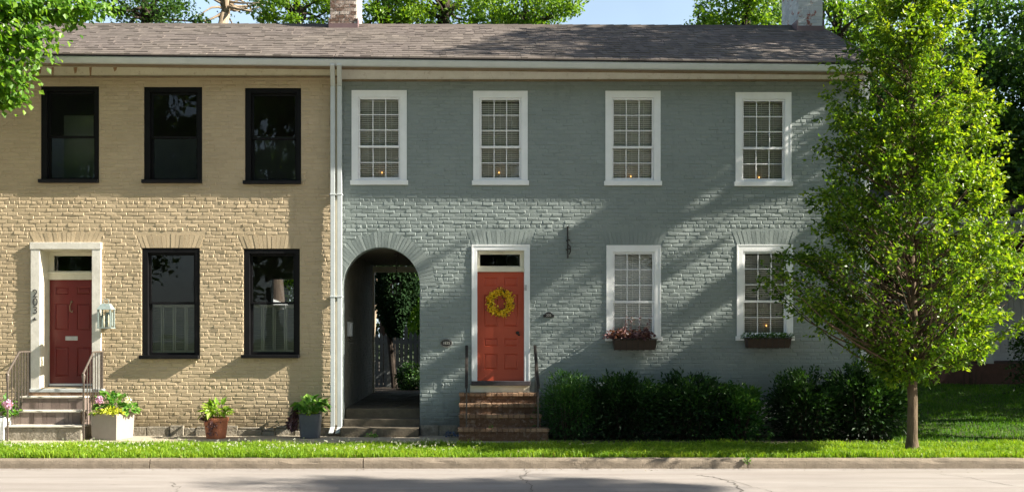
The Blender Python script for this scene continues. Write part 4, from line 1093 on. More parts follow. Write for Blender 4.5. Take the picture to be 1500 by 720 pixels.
# street tree (conical, ascending branches) – outline measured as real half-widths
TY, TX = -2.9, WX(1336,-2.9)
prof_l = [(565,20),(540,45),(500,70),(470,120),(430,195),(405,220),(385,185),(345,122),(320,138),(250,138),(200,128),(150,118),(100,112),(60,95),(30,84),(0,55),(-25,25)]
prof_r = [(575,10),(555,62),(530,105),(480,142),(430,162),(400,172),(350,165),(300,145),(250,130),(200,128),(150,108),(100,88),(60,72),(30,64),(0,46),(-25,20)]
zl = np.array([WZ(p[0],TY) for p in prof_l]); wl = np.array([p[1]*17.1/1500 for p in prof_l])
zr = np.array([WZ(p[0],TY) for p in prof_r]); wr = np.array([p[1]*17.1/1500 for p in prof_r])
def env(z, phi):
    a = np.interp(z, zl, wl); b = np.interp(z, zr, wr); c = math.cos(phi)
    side = b if c > 0 else a
    mid = min(2.0, (a+b)/2)*(.95 if z < 4.6 else .62)
    return side*c*c + mid*(1-c*c)
tree = thing('street_tree', 'young street tree with slim trunk and a lit conical crown on the verge', 'tree', (TX, TY, 0))
mb = MB(); ztop = WZ(-20,TY)
mb.tube([(TX,TY,-.05),(TX-.0,TY,.05),(TX+.0,TY,.25),(TX+.01,TY,.8),(TX-.01,TY,1.45),(TX+.03,TY,2.2),(TX-.02,TY,3.6),(TX+.03,TY+.02,5.2),(TX-.02,TY,6.6),(TX,TY,ztop-.2)], [.19,.118,.086,.078,.085,.06,.046,.032,.018,.006], 12)
mb.build('trunk', 'bark', tree, smooth=True)
mb = MB(); Ps, Ax = [], []
for k in range(520):
    u = random.random()
    zt = 1.15 + (ztop-1.25)*u**0.92
    phi = random.uniform(0, 2*math.pi)
    if k >= 480: zt = random.uniform(WZ(470,TY), WZ(370,TY)); phi = math.pi+random.uniform(-.3,.3)
    R = env(zt, phi)*random.uniform(.72,1.02)
    tip = np.array([TX+R*math.cos(phi), TY+R*math.sin(phi), zt+random.uniform(-.05,.1)])
    rise = R*random.uniform(.45,.95)+.1
    z0_ = max(1.25, zt-rise); base = np.array([TX, TY, z0_])
    pts = limb(base, tip, .07, 6)
    r0 = .005+.008*R
    mb.tube(pts, list(np.linspace(r0, .003, 6)), 5)
    pts = np.array(pts)
    for q in range(int(5+R*6)):
        s = random.random()**.6*.72+.28; i = min(4, int(s*5)); f = s*5-i; b0 = pts[i]*(1-f)+pts[i+1]*f
        d = np.array([math.cos(phi),math.sin(phi),.35])+RNG.normal(size=3)*.7; d /= np.linalg.norm(d); ln = random.uniform(.12,.34)
        m_ = 11; tt = np.linspace(.15,1,m_)[:,None]
        pp = b0+d*tt*ln+RNG.normal(0,.025,(m_,3)); Ps.append(pp); Ax.append(np.repeat(d[None],m_,0)*.8+RNG.normal(size=(m_,3))*.7+np.array([0,0,-.35]))
mb.build('branches', 'bark', tree, smooth=True)
Ps = np.concatenate(Ps); Ax = np.concatenate(Ax); n = len(Ps)
hole_ = np.sin(Ps[:,0]*5.1+Ps[:,2]*2.3)+np.sin(Ps[:,1]*4.7-Ps[:,2]*4.1+2)+np.sin(Ps[:,2]*6.3+Ps[:,0]*2.9+1)
low_left = (Ps[:,0] < TX-.45) & (Ps[:,2] < 3.2)
k_ = (hole_ > -1.35+.25*RNG.normal(size=n)) & ~(low_left & (RNG.random(n) < .6))
Ps, Ax, hole_ = Ps[k_], Ax[k_], hole_[k_]; n = len(Ps)
hgt = (Ps[:,2]-1)/7; rr = np.clip(RNG.normal(.42,.2,n)+.2*(hgt-.4)+.12*hole_/2+.1*np.clip((Ps[:,0]-TX),-1,1)+np.repeat(RNG.normal(0,.14,n//11+1),11)[:n],0,1)  # leaf tone lifted towards top and right: sunlit side put into the colour
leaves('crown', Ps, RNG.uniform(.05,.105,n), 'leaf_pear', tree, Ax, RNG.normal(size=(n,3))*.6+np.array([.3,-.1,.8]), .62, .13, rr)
print('street tree leaves', n)

def big_tree(name, label, c, rad, base, n, m, mbark='barkdark', leaf=.13, clusters=70, cl=.55, trunk=.22, gap=0.0, group='trees beyond the houses', ok=None, spread=.35, cat='tree', nl=12):
    t = thing(name, label, cat, base, group)
    c = np.array(c, float); rad = np.array(rad, float); base = np.array(base, float)
    d = unit(RNG.normal(size=(clusters,3))); rr = RNG.uniform(.35,1.0,(clusters,1))**.6
    cs = c + d*rad*rr*(1+RNG.normal(0,.08,(clusters,1)))
    mb = MB(); fork = base + (c-base)*np.array([.6,.6,0]) ; fork[2] = base[2] + max(1.2,(c[2]-rad[2]*.55-base[2]))
    mb.tube(limb(base, fork, .03, 6), list(np.linspace(trunk*1.25, trunk*.8, 6)), 9)
    mb.tube(limb(fork, c+np.array([0,0,rad[2]*.7]), .06, 5), list(np.linspace(trunk*.75, .03, 5)), 7)
    for k in range(min(nl+6, clusters)):
        s = fork + (c-fork)*random.uniform(0,.7)
        mb.tube(limb(s, cs[k], .1, 5), list(np.linspace(trunk*.26, .012, 5)), 6)
    mb.build('trunk', mbark, t, smooth=True)
    k = RNG.integers(0, clusters, n); sc = cl*RNG.uniform(.6,1.3,clusters)[k]
    off = unit(RNG.normal(size=(n,3)))*(RNG.random((n,1))**.45)*sc[:,None]*np.array([1.15,1.15,.6])
    P = cs[k]+off
    tone = np.clip(RNG.normal(.45,.2,n)+RNG.normal(0,.12,clusters)[k],0,1)
    if ok is not None:
        keep = ok(P); P, tone = P[keep], tone[keep]
    n = len(P)
    leaves('crown', P, leaf*RNG.uniform(.65,1.3,n), m, t, RNG.normal(size=(n,3))+np.array([0,0,-.35]), RNG.normal(size=(n,3))*.6+np.array([.25,-.15,.8]), .7, .12, tone)
    return t

# where a leaf's shadow would land on the street front
LIT = [  # sunlit patches of the grey wall, photo pixels
  [(498,284),(640,290),(690,296),(760,284),(880,276),(885,298),(838,336),(775,352),(700,372),(688,392),(688,432),(652,446),(628,420),(600,368),(500,392)],
  [(782,432),(840,400),(862,395),(870,428),(892,436),(892,500),(862,515),(800,556),(690,640),(655,640),(690,600),(705,560),(775,515)],
  [(1022,288),(1168,280),(1170,340),(1085,388),(972,466),(965,420),(980,345)],
  [(1078,438),(1086,462),(990,516),(900,562),(850,585),(890,548),(985,490)],
  [(617,508),(690,462),(690,490),(617,536)], [(617,570),(690,520),(690,536),(617,592)],
]
LITW = [np.array([(WX(a), WZ(b)) for a, b in poly]) for poly in LIT]
def in_poly(x, z, poly):
    r = np.zeros(len(x), bool); n = len(poly)
    for i in range(n):
        x1, z1 = poly[i]; x2, z2 = poly[(i+1) % n]
        c = ((z1 > z) != (z2 > z)); 
        with np.errstate(divide='ignore', invalid='ignore'): xi = (x2-x1)*(z-z1)/(z2-z1)+x1
        r ^= c & (x < xi)
    return r
def lit_wall(x, z):
    r = np.zeros(len(x), bool)
    for p in LITW: r |= in_poly(x, z, p)
    p = z-.6*x; q = x+.6*z     # leafy gaps: streaks run along the projected sun direction
    dap = np.sin(p*8.3+1.1*np.sin(q*.9)+.7)+np.sin(p*15.1+1.3*np.sin(q*1.7+2))+.8*np.sin(q*1.9+p*3)
    r &= dap < 1.15
    return r
def shade_ok(P, s=.08):
    r = np.ones(len(P), bool)
    for dy, dz in ((0,0),(s,0),(-s,0),(0,s),(0,-s)):
        r &= shade_ok0(P+np.array([0,dy,dz]))
    return r
def shade_ok0(P):
    X, Y, Z = P[:,0], P[:,1], P[:,2]
    x, z = X+Y/KY, Z+3.5*Y                      # shadow on the wall plane (Y<0 only)
    front = Y < 0.05
    bad = front & (z < 5.2) & (x < 8) & (((z > -.3) & lit_wall(x, z)) | ((x < -2.3) & (z > -4)))
    # keep the sun on the street tree and verge
    t = (X-TX)*KY; yy, zz = Y+t, Z-3.5*t
    bad |= (np.abs(yy-TY) < np.where(zz < 4.5, 1.35, 1.0)) & (zz > 1.0) & (zz < 8.5)
    t = (X-.55)*KY; yy, zz = Y+t, Z-3.5*t      # sun on the treads of the brown stoop
    bad |= (yy > -1.2) & (yy < -.2) & (zz > .15) & (zz < .95)
    # keep the left roof, chimneys and eaves lit
    tr = (X+4)*KY; ry, rz = Y+tr, Z-3.5*tr
    bad |= (ry > -.8) & (ry < 3.2) & (rz > 5.5) & (rz < 9.5)
    # stay outside the picture
    px = X*F/(CAMD+Y)+PX; py = PY-(Z-CAMZ)*F/(CAMD+Y)
    bad |= (Y < 4.0) & (px < 1515) & (py > -15)
    return ~bad
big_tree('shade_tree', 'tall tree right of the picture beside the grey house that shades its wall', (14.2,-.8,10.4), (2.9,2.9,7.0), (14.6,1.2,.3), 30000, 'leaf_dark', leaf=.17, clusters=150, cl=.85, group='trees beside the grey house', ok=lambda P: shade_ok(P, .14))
# added unseen leaf screen: leaves fill rays that end in shaded parts of the wall
t = thing('shade_tree', 'added leaf screen on a slender trunk right of the picture, shaped to shade the grey wall', 'tree', (13.4,-1.9,.0), 'trees beside the grey house')
n = 120000
xw = RNG.uniform(-2.2, 8.6, n); zw = RNG.uniform(-.6, 5.1, n); yw = np.where(RNG.random(n) < .35, -RNG.uniform(.0,1.3,n), 0)
tt = RNG.uniform(.75, 1.85, n)
P = np.stack([xw+9*tt, yw-1.6*tt, zw+5.6*tt], 1)
px = P[:,0]*F/(CAMD+P[:,1])+PX
patch = np.sin(xw*1.7+zw*2.3)+np.sin(xw*.9-zw*3.1+1)
keep = shade_ok(P, .035) & (P[:,0] > 11.2) & (P[:,0] < 17.5) & (P[:,2] > 3.0) & (px > 1520) & (patch > -1.35)
P = P[keep][:15000]; n = len(P)
leaves('crown', P, RNG.uniform(.045,.08,n), 'leaf_bright', t, RNG.normal(size=(n,3)), RNG.normal(size=(n,3))*.45+SUN/10, .7)
mb = MB(); mb.tube([(13.4,-1.9,0),(13.5,-1.9,2.5),(13.9,-1.9,5),(14.3,-2.0,9),(15,-2.1,13)], [.16,.13,.1,.06,.02], 10)
for k in range(0, n, max(1, n//40)): mb.tube(limb((14+random.uniform(-.2,.2),-1.95,max(2.5,P[k,2]-1.2)), P[k], .08, 4), [.03,.02,.012,.005], 5)
mb.build('trunk', 'bark', t, smooth=True)
print('screen leaves', n)
# lawn-side trees, right of frame and behind
big_tree('shade_tree', 'low bushy tree added out of view right of the picture to shade the lawn', (17.2,1.6,4.6), (2.2,2.6,2.6), (17.2,1.8,.4), 9000, 'leaf_dark', leaf=.16, clusters=50, cl=.8, group='trees beside the grey house', ok=shade_ok)  # unseen tree, added to darken the lawn
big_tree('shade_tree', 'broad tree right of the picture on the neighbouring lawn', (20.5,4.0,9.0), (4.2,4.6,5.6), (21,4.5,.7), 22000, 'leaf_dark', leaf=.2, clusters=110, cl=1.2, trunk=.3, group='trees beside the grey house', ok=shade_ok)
for i, (c, r, b, n, lab) in enumerate([
    ((16.5,13.5,9.0),(4.2,3.2,5.5),(16.5,13.5,.7),30000,'tall dark tree behind the neighbouring porch at the right edge'),
    ((12.8,17,10.5),(3.6,3,5.0),(12.8,17,.7),24000,'tall dark tree seen behind the top of the street tree'),
    ((14.6,9.5,7.6),(2.7,1.9,2.5),(14.0,11.9,.7),17000,'dark spreading tree leaning low over the neighbouring roof'),
    ((20,9.5,8.8),(3.2,3.0,4.6),(20,9.5,.7),22000,'dark leafy tree overhanging the neighbouring porch roof')]):
    big_tree('background_tree', lab, c, r, b, n, 'leaf_mid', leaf=.17, clusters=120, cl=.85, trunk=.26)
big_tree('background_tree', 'bright yellow green tree showing between the white chimney and the street tree', (WX(1228,12),12,WZ(30,12)), (1.3,1.2,1.7), (WX(1228,12),12,.4), 3600, 'leaf_bright', leaf=.13, clusters=26, cl=.45)
def sky_tree(pxc, pyc, Y, rx, ry, rz, n, m, label, clusters=48, cl=.5, leaf=.12, **kw):
    big_tree('background_tree', label, (WX(pxc,Y),Y,WZ(pyc,Y)), (rx,ry,rz), (WX(pxc,Y)+random.uniform(-.5,.5),Y,.4), n, m, leaf=leaf, clusters=clusters, cl=cl, **kw)
sky_tree(1085, 28, 11, 1.35,1.4,1.5, 5200, 'leaf_bright', 'leafy tree rising over the roof left of the white chimney', 34, .5)
sky_tree(1030, 40, 11.5, .5,.6,.75, 700, 'leaf_bright', 'thin sapling top over the roof at the right end of the open sky', 10, .3, .11)
sky_tree(770, 12, 12, 1.55,1.6,1.35, 8200, 'leaf_bright', 'round bright tree over the roof at the left end of the open sky', 50, .52)
sky_tree(655, -10, 13, 2.1,1.7,1.9, 6800, 'leaf_bright', 'tree with dark forked limbs over the middle of the roof', 42, .55, trunk=.3)
sky_tree(560, 8, 12.5, 1.1,1.2,1.6, 4800, 'leaf_bright', 'bright tree just right of the bare brick chimney', 30, .5)
sky_tree(437, 4, 12, 1.15,1.2,1.6, 4600, 'leaf_bright', 'bright tree just left of the bare brick chimney', 30, .45)
sky_tree(330, -12, 14, 1.9,1.2,1.3, 900, 'leaf_dark', 'sparse tree of bare limbs over the tan roof', 26, .35, .11, mbark='barkpale', trunk=.2, nl=16)
sky_tree(215, -2, 13, 1.9,1.6,1.5, 5600, 'leaf_mid', 'darker tree over the left end of the tan roof', 40, .5)
sky_tree(90, -8, 12, 1.6,1.5,1.4, 4800, 'leaf_bright', 'tree over the far left of the tan roof behind the maple', 34, .5)

# maple leaning in from the left
mp = thing('maple_tree', 'sunlit maple reaching into the picture from the left over the tan roof', 'tree', (-11.2,-2.4,0))
mb = MB()
mb.tube([(-11.2,-2.4,-.05),(-11.2,-2.4,.6),(-11.1,-2.3,3),(-11,-2.2,5.5),(-10.9,-2.1,8.5),(-10.9,-2,11)], [.3,.22,.2,.16,.1,.03], 12)
Ps, Ax = [], []
def maple_branch(p0, p1, nl, sp, droop=.5):
    pts = np.array(limb(p0, p1, .06, 7)); mb.tube([tuple(p) for p in pts], list(np.linspace(.05,.008,7)), 6)
    nl = int(nl*1.45); u = RNG.uniform(.25,1.04,nl); i = np.clip((u*6).astype(int),0,5); f = (u*6-i)[:,None]
    b = pts[i]*(1-f)+pts[i+1]*f; off = RNG.normal(size=(nl,3))*np.array([sp,sp,sp*.6]); off[:,2] -= np.abs(off[:,2])*droop
    Ps.append(b+off); Ax.append(np.array([.45,0,-.9])+RNG.normal(size=(nl,3))*.55)
mY = -1.9
def mpx(px, py, Y=mY): return (WX(px,Y), Y, WZ(py,Y))
for (s, e, nl, sp) in [((-11,-2.2,5.6),mpx(22,112),650,.2), ((-11,-2.2,6.0),mpx(48,75),650,.2), ((-11,-2.2,6.3),mpx(40,45),700,.2), ((-11,-2.2,6.6),mpx(62,48),420,.15),
                   ((-11,-2.2,6.8),mpx(25,10),700,.24), ((-11,-2.2,7.0),mpx(50,-5),500,.22), ((-10.9,-2.1,7.4),mpx(120,2,-1.6),600,.17), ((-10.9,-2.1,7.6),mpx(155,12,-1.5),420,.12), ((-10.9,-2.1,7.4),mpx(98,28,-1.6),300,.1),
                   ((-11,-2.2,5.4),mpx(5,128),400,.16), ((-11,-2.2,5.2),mpx(25,140),220,.1), ((-11,-2.2,6.0),mpx(-30,60),500,.3), ((-11,-2.2,7.5),(-12.5,-3,9.5),900,.6), ((-11,-2.2,8),(-10.4,-3.4,10),800,.6), ((-11,-2.2,7),(-12.6,-1.5,8),700,.5)]:
    maple_branch(s, e, nl, sp)
mb.build('trunk', 'bark', mp, smooth=True)
Ps = np.concatenate(Ps); Ax = np.concatenate(Ax); n = len(Ps)
leaves('crown', Ps, RNG.uniform(.08,.14,n), 'leaf_maple', mp, Ax, RNG.normal(size=(n,3))*.45+np.array([.45,-.3,.75]), .85, .1)

# street trees outside the picture: one that shades the road, and the row the panes mirror
def far_ok(P):
    X, Y, Z = P[:,0], P[:,1], P[:,2]; px = X*F/(CAMD+Y)+PX
    return ~((Y > -18) & (px > -20) & (px < 1520) & (PY-(Z-CAMZ)*F/(CAMD+Y) > -30))
big_tree('street_tree', 'street tree right of the picture that throws shade on the road', (24,-10.05,14.6), (2.6,.8,1.5), (24,-10.2,-.1), 6500, 'leaf_bright', leaf=.13, clusters=40, cl=.5, group='street trees outside the view', ok=far_ok)
for i, (x, y, r, h) in enumerate(((-20,-34,5.5,11),(-11,-37,6,12.5),(-3,-35,5.5,11.5),(5,-36,6,12.5),(13,-34,5.5,11),(21,-37,6,12),(-30,-36,6.5,12),(31,-36,6.5,12))):
    big_tree('street_tree', ['leafy tree across the road behind the viewer'][0], (x,y,h), (r,r*.8,h*.72), (x,y,-.1), 13000, 'leaf_bright', leaf=.5, clusters=130, cl=1.6, trunk=.3, group='trees across the road')

# ================================================================== BACK YARD THROUGH THE PASSAGE
Yf = 10.0
t = thing('picket_fence', 'weathered pale picket fence seen through the arched passage', 'fence', (WX(580,Yf),Yf,.45))
mb = MB(); k = 0
for px in np.arange(546, 616, 6.2):
    x = WX(px,Yf); top = WZ(487 + (-8 if 567 < px < 597 else 4) + random.uniform(-2,2), Yf); yy = Yf + (-.35 if 566 < px < 598 else 0)
    w = .052; mb.hexa([(x-w,yy,.45),(x+w,yy,.45),(x+w,yy+.02,.45),(x-w,yy+.02,.45),(x-w,yy,top),(x+w,yy,top),(x+w,yy+.02,top),(x-w,yy+.02,top)], random.random())
    mb.prism_y([(x-w,top+.001),(x+w,top+.001),(x,top+.09)], yy, yy+.02)
mb.build('pickets', 'fencepale', t)
mb = MB(); mb.box(WX(540,Yf), WX(620,Yf), Yf+.021, Yf+.06, .8, .9); mb.box(WX(540,Yf), WX(620,Yf), Yf+.021, Yf+.06, 1.7, 1.8); mb.build('rail', 'fencepale', t)
t = thing('ivy_tree', 'dark ivy covered tree hanging down behind the arched passage', 'tree', (WX(578,9.0),9.0,.45))
mb = MB(); mb.tube(limb((WX(578,9),9,.45),(WX(580,9),9,5.5),.03,5), [.09,.08,.07,.06,.05], 9); mb.build('trunk', 'barkdark', t)
n = 9000; u = RNG.random(n); a = RNG.random(n)*6.283; 
zc = 1.95+u*3.2; R = .5*np.clip(.25+u*2.2,.3,1.0)*(.8+.4*RNG.random(n)); R *= (1+.25*np.sin(a*3+zc*2))
leaves('ivy', np.stack([WX(579,9)+R*np.cos(a), 9+R*np.sin(a)*.8, zc],1), RNG.uniform(.07,.12,n), 'leaf_ivy', t, RNG.normal(size=(n,3))+np.array([0,0,-1.2]), RNG.normal(size=(n,3))*.5+np.array([0,-.8,.4]), .75)
big_tree('garden_tree', 'bushy garden tree added unseen behind the grey house to shade the picket fence', (1.3,9.5,3.6), (1.5,.75,1.6), (1.4,9.5,.45), 3500, 'leaf_dark', leaf=.16, clusters=30, cl=.5, group='added garden trees')  # out of sight, added to keep sun off the fence
t = thing('garden_hedge', 'tall dark garden hedge closing the yard behind the picket fence', 'hedge', (-2.6,15,.45))
n = 9000; P = np.stack([RNG.uniform(-6.5,-.6,n), 15+RNG.normal(0,.3,n), .45+5.6*RNG.random(n)**.8+.3*np.sin(RNG.random(n)*6)],1)
leaves('foliage', P, RNG.uniform(.12,.22,n), 'leaf_dark', t, None, None, .7)
mb = MB()
for x in np.arange(-6.3,-.7,.8): mb.tube(limb((x,15,.45),(x+.1,15,5.4),.03,5), [.06,.05,.04,.03,.01], 6)
mb.build('stems', 'barkdark', t)
t = thing('garden_tree', 'pale forked garden tree at the left inside the arched passage view', 'tree', (WX(548,12),12,.45))
mb = MB(); x = WX(549,12)
mb.tube([(x-.2,12,.45),(x-.12,12,1.6),(x-.02,12,2.6),(x+.03,12,3.3),(x+.0,12,4.5)], [.12,.1,.085,.07,.05], 8); mb.tube([(x-.05,12,2.4),(x+.08,12,3.0),(x+.14,11.9,3.7),(x+.3,11.9,4.6)], [.07,.06,.05,.03], 8); mb.build('trunk', 'barkpale', t, smooth=True)
P, d = bunch(1500, (x+.2,12.2,4.8), (1.0,.8,1.2), flat=0); leaves('crown', P, .1, 'leaf_dark', t)
t = thing('garden_shrub', 'bright sunlit garden shrub at the right inside the arched passage view', 'shrub', (WX(612,11),11,.45))
n = 4200; P = np.array([WX(613,11),11,2.7])+unit(RNG.normal(size=(n,3)))*(RNG.random((n,1))**.4)*np.array([.42,.6,1.5]); 
leaves('foliage', P, RNG.uniform(.07,.12,n), 'leaf_maple', t, None, None, .7)
mb = MB(); mb.tube(limb((WX(612,11),11,.45),(WX(612,11),11,2.8),.05,5), .05, 6); mb.build('stems', 'barkdark', t)
t = thing('garden_shrub', 'low dark garden shrub at the foot of the picket fence inside the passage view', 'shrub', (WX(603,8.2),8.2,.45))
n = 1800; P = np.array([WX(600,8.2),8.2,.75])+unit(RNG.normal(size=(n,3)))*(RNG.random((n,1))**.4)*np.array([.42,.35,.5]); P[:,2] = np.maximum(P[:,2],.46)
leaves('foliage', P, RNG.uniform(.06,.1,n), 'leaf_shrub', t)
# seen through the tan house's back window: bright garden tree and a white slatted pergola
gx = WX(420,14)
t = thing('garden_tree', 'sunlit garden tree seen through the tan house ground floor window', 'tree', (gx,14,.4))
n = 11000; P = np.array([gx,14.5,4.0])+unit(RNG.normal(size=(n,3)))*(RNG.random((n,1))**.4)*np.array([1.9,1.0,2.6]); leaves('crown', P, RNG.uniform(.09,.15,n), 'leaf_bright', t)
mb = MB(); mb.tube(limb((gx,14,.4),(gx,14.4,4),.04,5), .12, 8); mb.build('trunk', 'barkdark', t)
t = thing('pergola', 'white slatted garden pergola seen through the tan house ground floor window', 'pergola', (WX(404,11),11,.4))
x0, x1 = WX(388,11), WX(418,11)
mb = MB()
for k in range(7): mb.hexa([(x0,11+.1*k,2.95+.02*k),(x1,11+.1*k,2.72+.02*k),(x1,11.05+.1*k,2.72+.02*k),(x0,11.05+.1*k,2.95+.02*k),(x0,11+.1*k,2.99+.02*k),(x1,11+.1*k,2.76+.02*k),(x1,11.05+.1*k,2.76+.02*k),(x0,11.05+.1*k,2.99+.02*k)])
mb.build('slats', 'white', t)
for x in (x0+.05, x1-.05):
    mb = MB(); mb.box(x-.04, x+.04, 11.3, 11.38, .4, 2.8); mb.build('post', 'white', t)

# ================================================================== NEIGHBOURING HOUSE (right, in shade)
nb = thing('neighbour_house', 'shaded neighbouring house with grey porch doors behind the street tree', 'house', (14, 8, .7))
mb = MB(); mb.box(8.9, 24, 8.0, 12, .5, 5.3); mb.build('wall', 'porchred', nb)
mb = MB(); mb.box(8.7, 24, 5.6, 7.995, .4, 1.24); mb.build('porch_floor', 'porchred', nb)
mb = MB(); mb.hexa([(8.6,5.3,4.75),(24,5.3,4.75),(24,7.99,5.08),(8.6,7.99,5.08),(8.6,5.3,4.85),(24,5.3,4.85),(24,7.99,5.18),(8.6,7.99,5.18)]); mb.build('porch_roof', 'shingle', nb)
mb = MB(); mb.box(8.6, 24, 5.2, 5.3, 4.68, 4.86); mb.box(8.7, 24, 5.45, 5.6, 4.45, 4.7); mb.build('porch_fascia', 'greypaint', nb)
for x in (WX(1447,5.7), 9.2, 17.5):
    mb = MB(); mb.box(x-.08, x+.08, 5.65, 5.81, 1.241, 4.45); mb.box(x-.11, x+.11, 5.62, 5.84, 1.2411, 1.36); mb.box(x-.11, x+.11, 5.62, 5.84, 4.3, 4.449); mb.build('porch_column', 'greypaint', nb)
mb = MB(); mb.box(WX(1262,5.7), WX(1400,5.7), 5.68, 5.76, WZ(495,5.7), WZ(484,5.7))
for px in range(1266, 1400, 6): mb.box(WX(px,5.7), WX(px,5.7)+.03, 5.7, 5.74, 1.242, WZ(495,5.7))
mb.build('porch_railing', 'greypaint', nb)
dx0 = WX(1456,8); 
for k in range(2):
    mb = MB(); a = dx0+k*.86; z0, z1 = 1.26, 3.25
    door_mesh(mb, a, a+.84, z0, z1, 7.94, [(a+.12,a+.37,z0+.2,z0+.8),(a+.47,a+.72,z0+.2,z0+.8),(a+.12,a+.37,z0+1.0,z0+1.8),(a+.47,a+.72,z0+1.0,z0+1.8)])
    d_ = mb.build('door', 'greypaint', nb)
    mb = MB(); mb.lathe([(.03,z0+.93),(.04,z0+.96),(.02,z0+.99)], a+(.77 if k==0 else .07), 7.91, 10); mb.build('knob', 'iron', d_)
mb = MB(); frame_ring(mb, dx0-.16, dx0+1.86, 1.25, 3.42, .15, .15, .0005, .15, 7.90, 7.99); mb.build('door_frame', 'greypaint', nb)
for px in (1300, 1375):
    x = WX(px,8); mb = MB(); frame_ring(mb, x-.5, x+.5, 1.9, 3.9, .09, .09, .09, .09, 7.92, 7.99); mb.box(x-.41, x+.41, 7.94, 7.98, 2.87, 2.93); w_ = mb.build('window', 'greypaint', nb)
    g = MB(); g.poly([(x-.41,7.97,1.99),(x+.41,7.97,1.99),(x+.41,7.97,3.81),(x-.41,7.97,3.81)]); g.build('pane', 'glass', w_)
mb = MB(); mb.hexa([(8.6,7.6,5.22),(24,7.6,5.22),(24,10,6.1),(8.6,10,6.1),(8.6,7.6,5.31),(24,7.6,5.31),(24,10,6.2),(8.6,10,6.2)]); mb.build('roof', 'shingle', nb)
for k in range(3):
    x = WX(1350+60*k, 4.9); shrub(['dark foundation shrub at the left of the neighbouring porch','dark foundation shrub before the middle of the neighbouring porch','dark foundation shrub before the grey porch doors'][k], 1320+62*k, 1392+62*k, 520+(4*k), 4.8, .45, 2600, .08, 'leaf_shrub', .5, .68, 16, 'shrubs before the neighbouring porch') if k < 2 else None

# utility pole with wires
X_, Y_ = WX(1374,16), 16; zt = WZ(8,16)
t = thing('utility_pole', 'wooden utility pole with white crossarm and wires above the street tree', 'utility pole', (X_,Y_,.4))
mb = MB(); mb.tube([(X_,Y_,.4),(X_,Y_,zt+.4)], [.15,.1], 10); mb.build('pole', 'pole', t)
mb = MB(); mb.box(X_-.75, X_+.75, Y_-.16, Y_-.06, zt-.12, zt-.03); mb.box(X_-.75, X_+.75, Y_-.16, Y_-.06, zt-.34, zt-.26); mb.build('crossarm', 'vinyl', t)
for k in range(4):
    mb = MB(); x = X_-.6+.4*k; mb.lathe([(.03,zt-.029),(.05,zt+.02),(.03,zt+.08)], x, Y_-.11, 8); mb.build('insulator', 'iron', t)
    mb = MB(); p0, p1 = np.array([x,Y_-.11,zt+.08]), np.array([x+26,Y_-14,zt+.6+.12*k]); mb.tube([tuple(p0+(p1-p0)*s+np.array([0,0,-1.1*4*s*(1-s)*.35])) for s in np.linspace(0,1,14)], .012, 5); mb.build('wire', 'iron', t)

# ================================================================== GROUND
def grid_sheet(name, xs, ys, zf, m):
    mb = MB()
    for j, y in enumerate(ys):
        for x in xs: mb.vert(x, y, zf(x, y))
    nx = len(xs)
    for j in range(len(ys)-1):
        for i in range(nx-1): mb.face((j*nx+i, j*nx+i+1, (j+1)*nx+i+1, (j+1)*nx+i))
    return struct(mb.build(name, m, None, smooth=True))
grid_sheet('ground', [-400,-60,60,400], [-400,-60,60,400], lambda x, y: -.20, 'turf')
RZ = -.15
grid_sheet('road', [-80,-20,0,20,80], [-13.2,-8,-3.79], lambda x, y: RZ, 'road')
grid_sheet('pavement_opposite', [-80,80], [-16,-13.2], lambda x, y: -.03, 'concrete')
mb = MB()
joints = [-80, WX(222,-3.7), WX(533,-3.7), WX(1093,-3.7), 12.5, 80]
for i in range(5):
    a, b = joints[i]+.008, joints[i+1]-.008
    prof = [(-3.62,-.2),(-3.62,.0),(-3.70,.004),(-3.755,-.006),(-3.785,-.03),(-3.80,-.075),(-3.815,-.2)]
    m_ = max(2, int((b-a)/.22)) if i in (1,2,3) else 40
    tilt_ = random.uniform(-.008,.008); rings = []
    for q in range(m_+1):
        x = a+(b-a)*q/m_; chip = random.uniform(.008,.03) if random.random() < .12 else 0
        rings.append([mb.vert(x+random.uniform(-.01,.01)*(0 < q < m_), y+random.gauss(0,.0025)+(chip if 3 <= k <= 4 else 0), z+tilt_+random.gauss(0,.002)-(chip*.6 if 2 <= k <= 4 else 0)) for k, (y, z) in enumerate(prof)])
    for q in range(m_):
        for k in range(len(prof)-1): mb.face((rings[q][k], rings[q+1][k], rings[q+1][k+1], rings[q][k+1]))
    mb.face(rings[0]); mb.face(rings[-1][::-1])
struct(mb.build('kerb', 'kerb', None))
mb = MB(); mb.box(-80, 80, -13.35, -13.2, -.2, -.02); struct(mb.build('kerb_opposite', 'kerb', None, bevel=.02))
hv = lambda x, y: .012*math.sin(x*1.3+y*2)+.008*math.sin(x*3.7)
grid_sheet('verge', list(np.linspace(-30,30,121)), list(np.linspace(-3.61,-1.80,7)), lambda x, y: -.012+hv(x,y)*.6, 'turf')
mb = MB(); x = -30.0
while x < 30:
    mb.box(x+.006, x+1.494, -1.78, -.0, -.15, .0+random.uniform(-.004,.004)); x += 1.5
struct(mb.build('pavement', 'concrete', None, bevel=.006))
mb = MB(); mb.box(1.46, 8.6, -1.45, -.001, -.1, .014); struct(mb.build('planting_bed', 'soil', None))
lawn_z = lambda x, y: .01+.72*min(1,max(0,(y+1.5)/6.0))**.9+.01*math.sin(x*2+y)
grid_sheet('lawn', list(np.linspace(7.64,40,60)), [-1.55]+list(np.linspace(-1.4,4.6,16))+[6,12,40], lawn_z, 'turf')
grid_sheet('yard', [-40,-10,0,7.63], [6.01,12,40], lambda x, y: .45, 'soil')
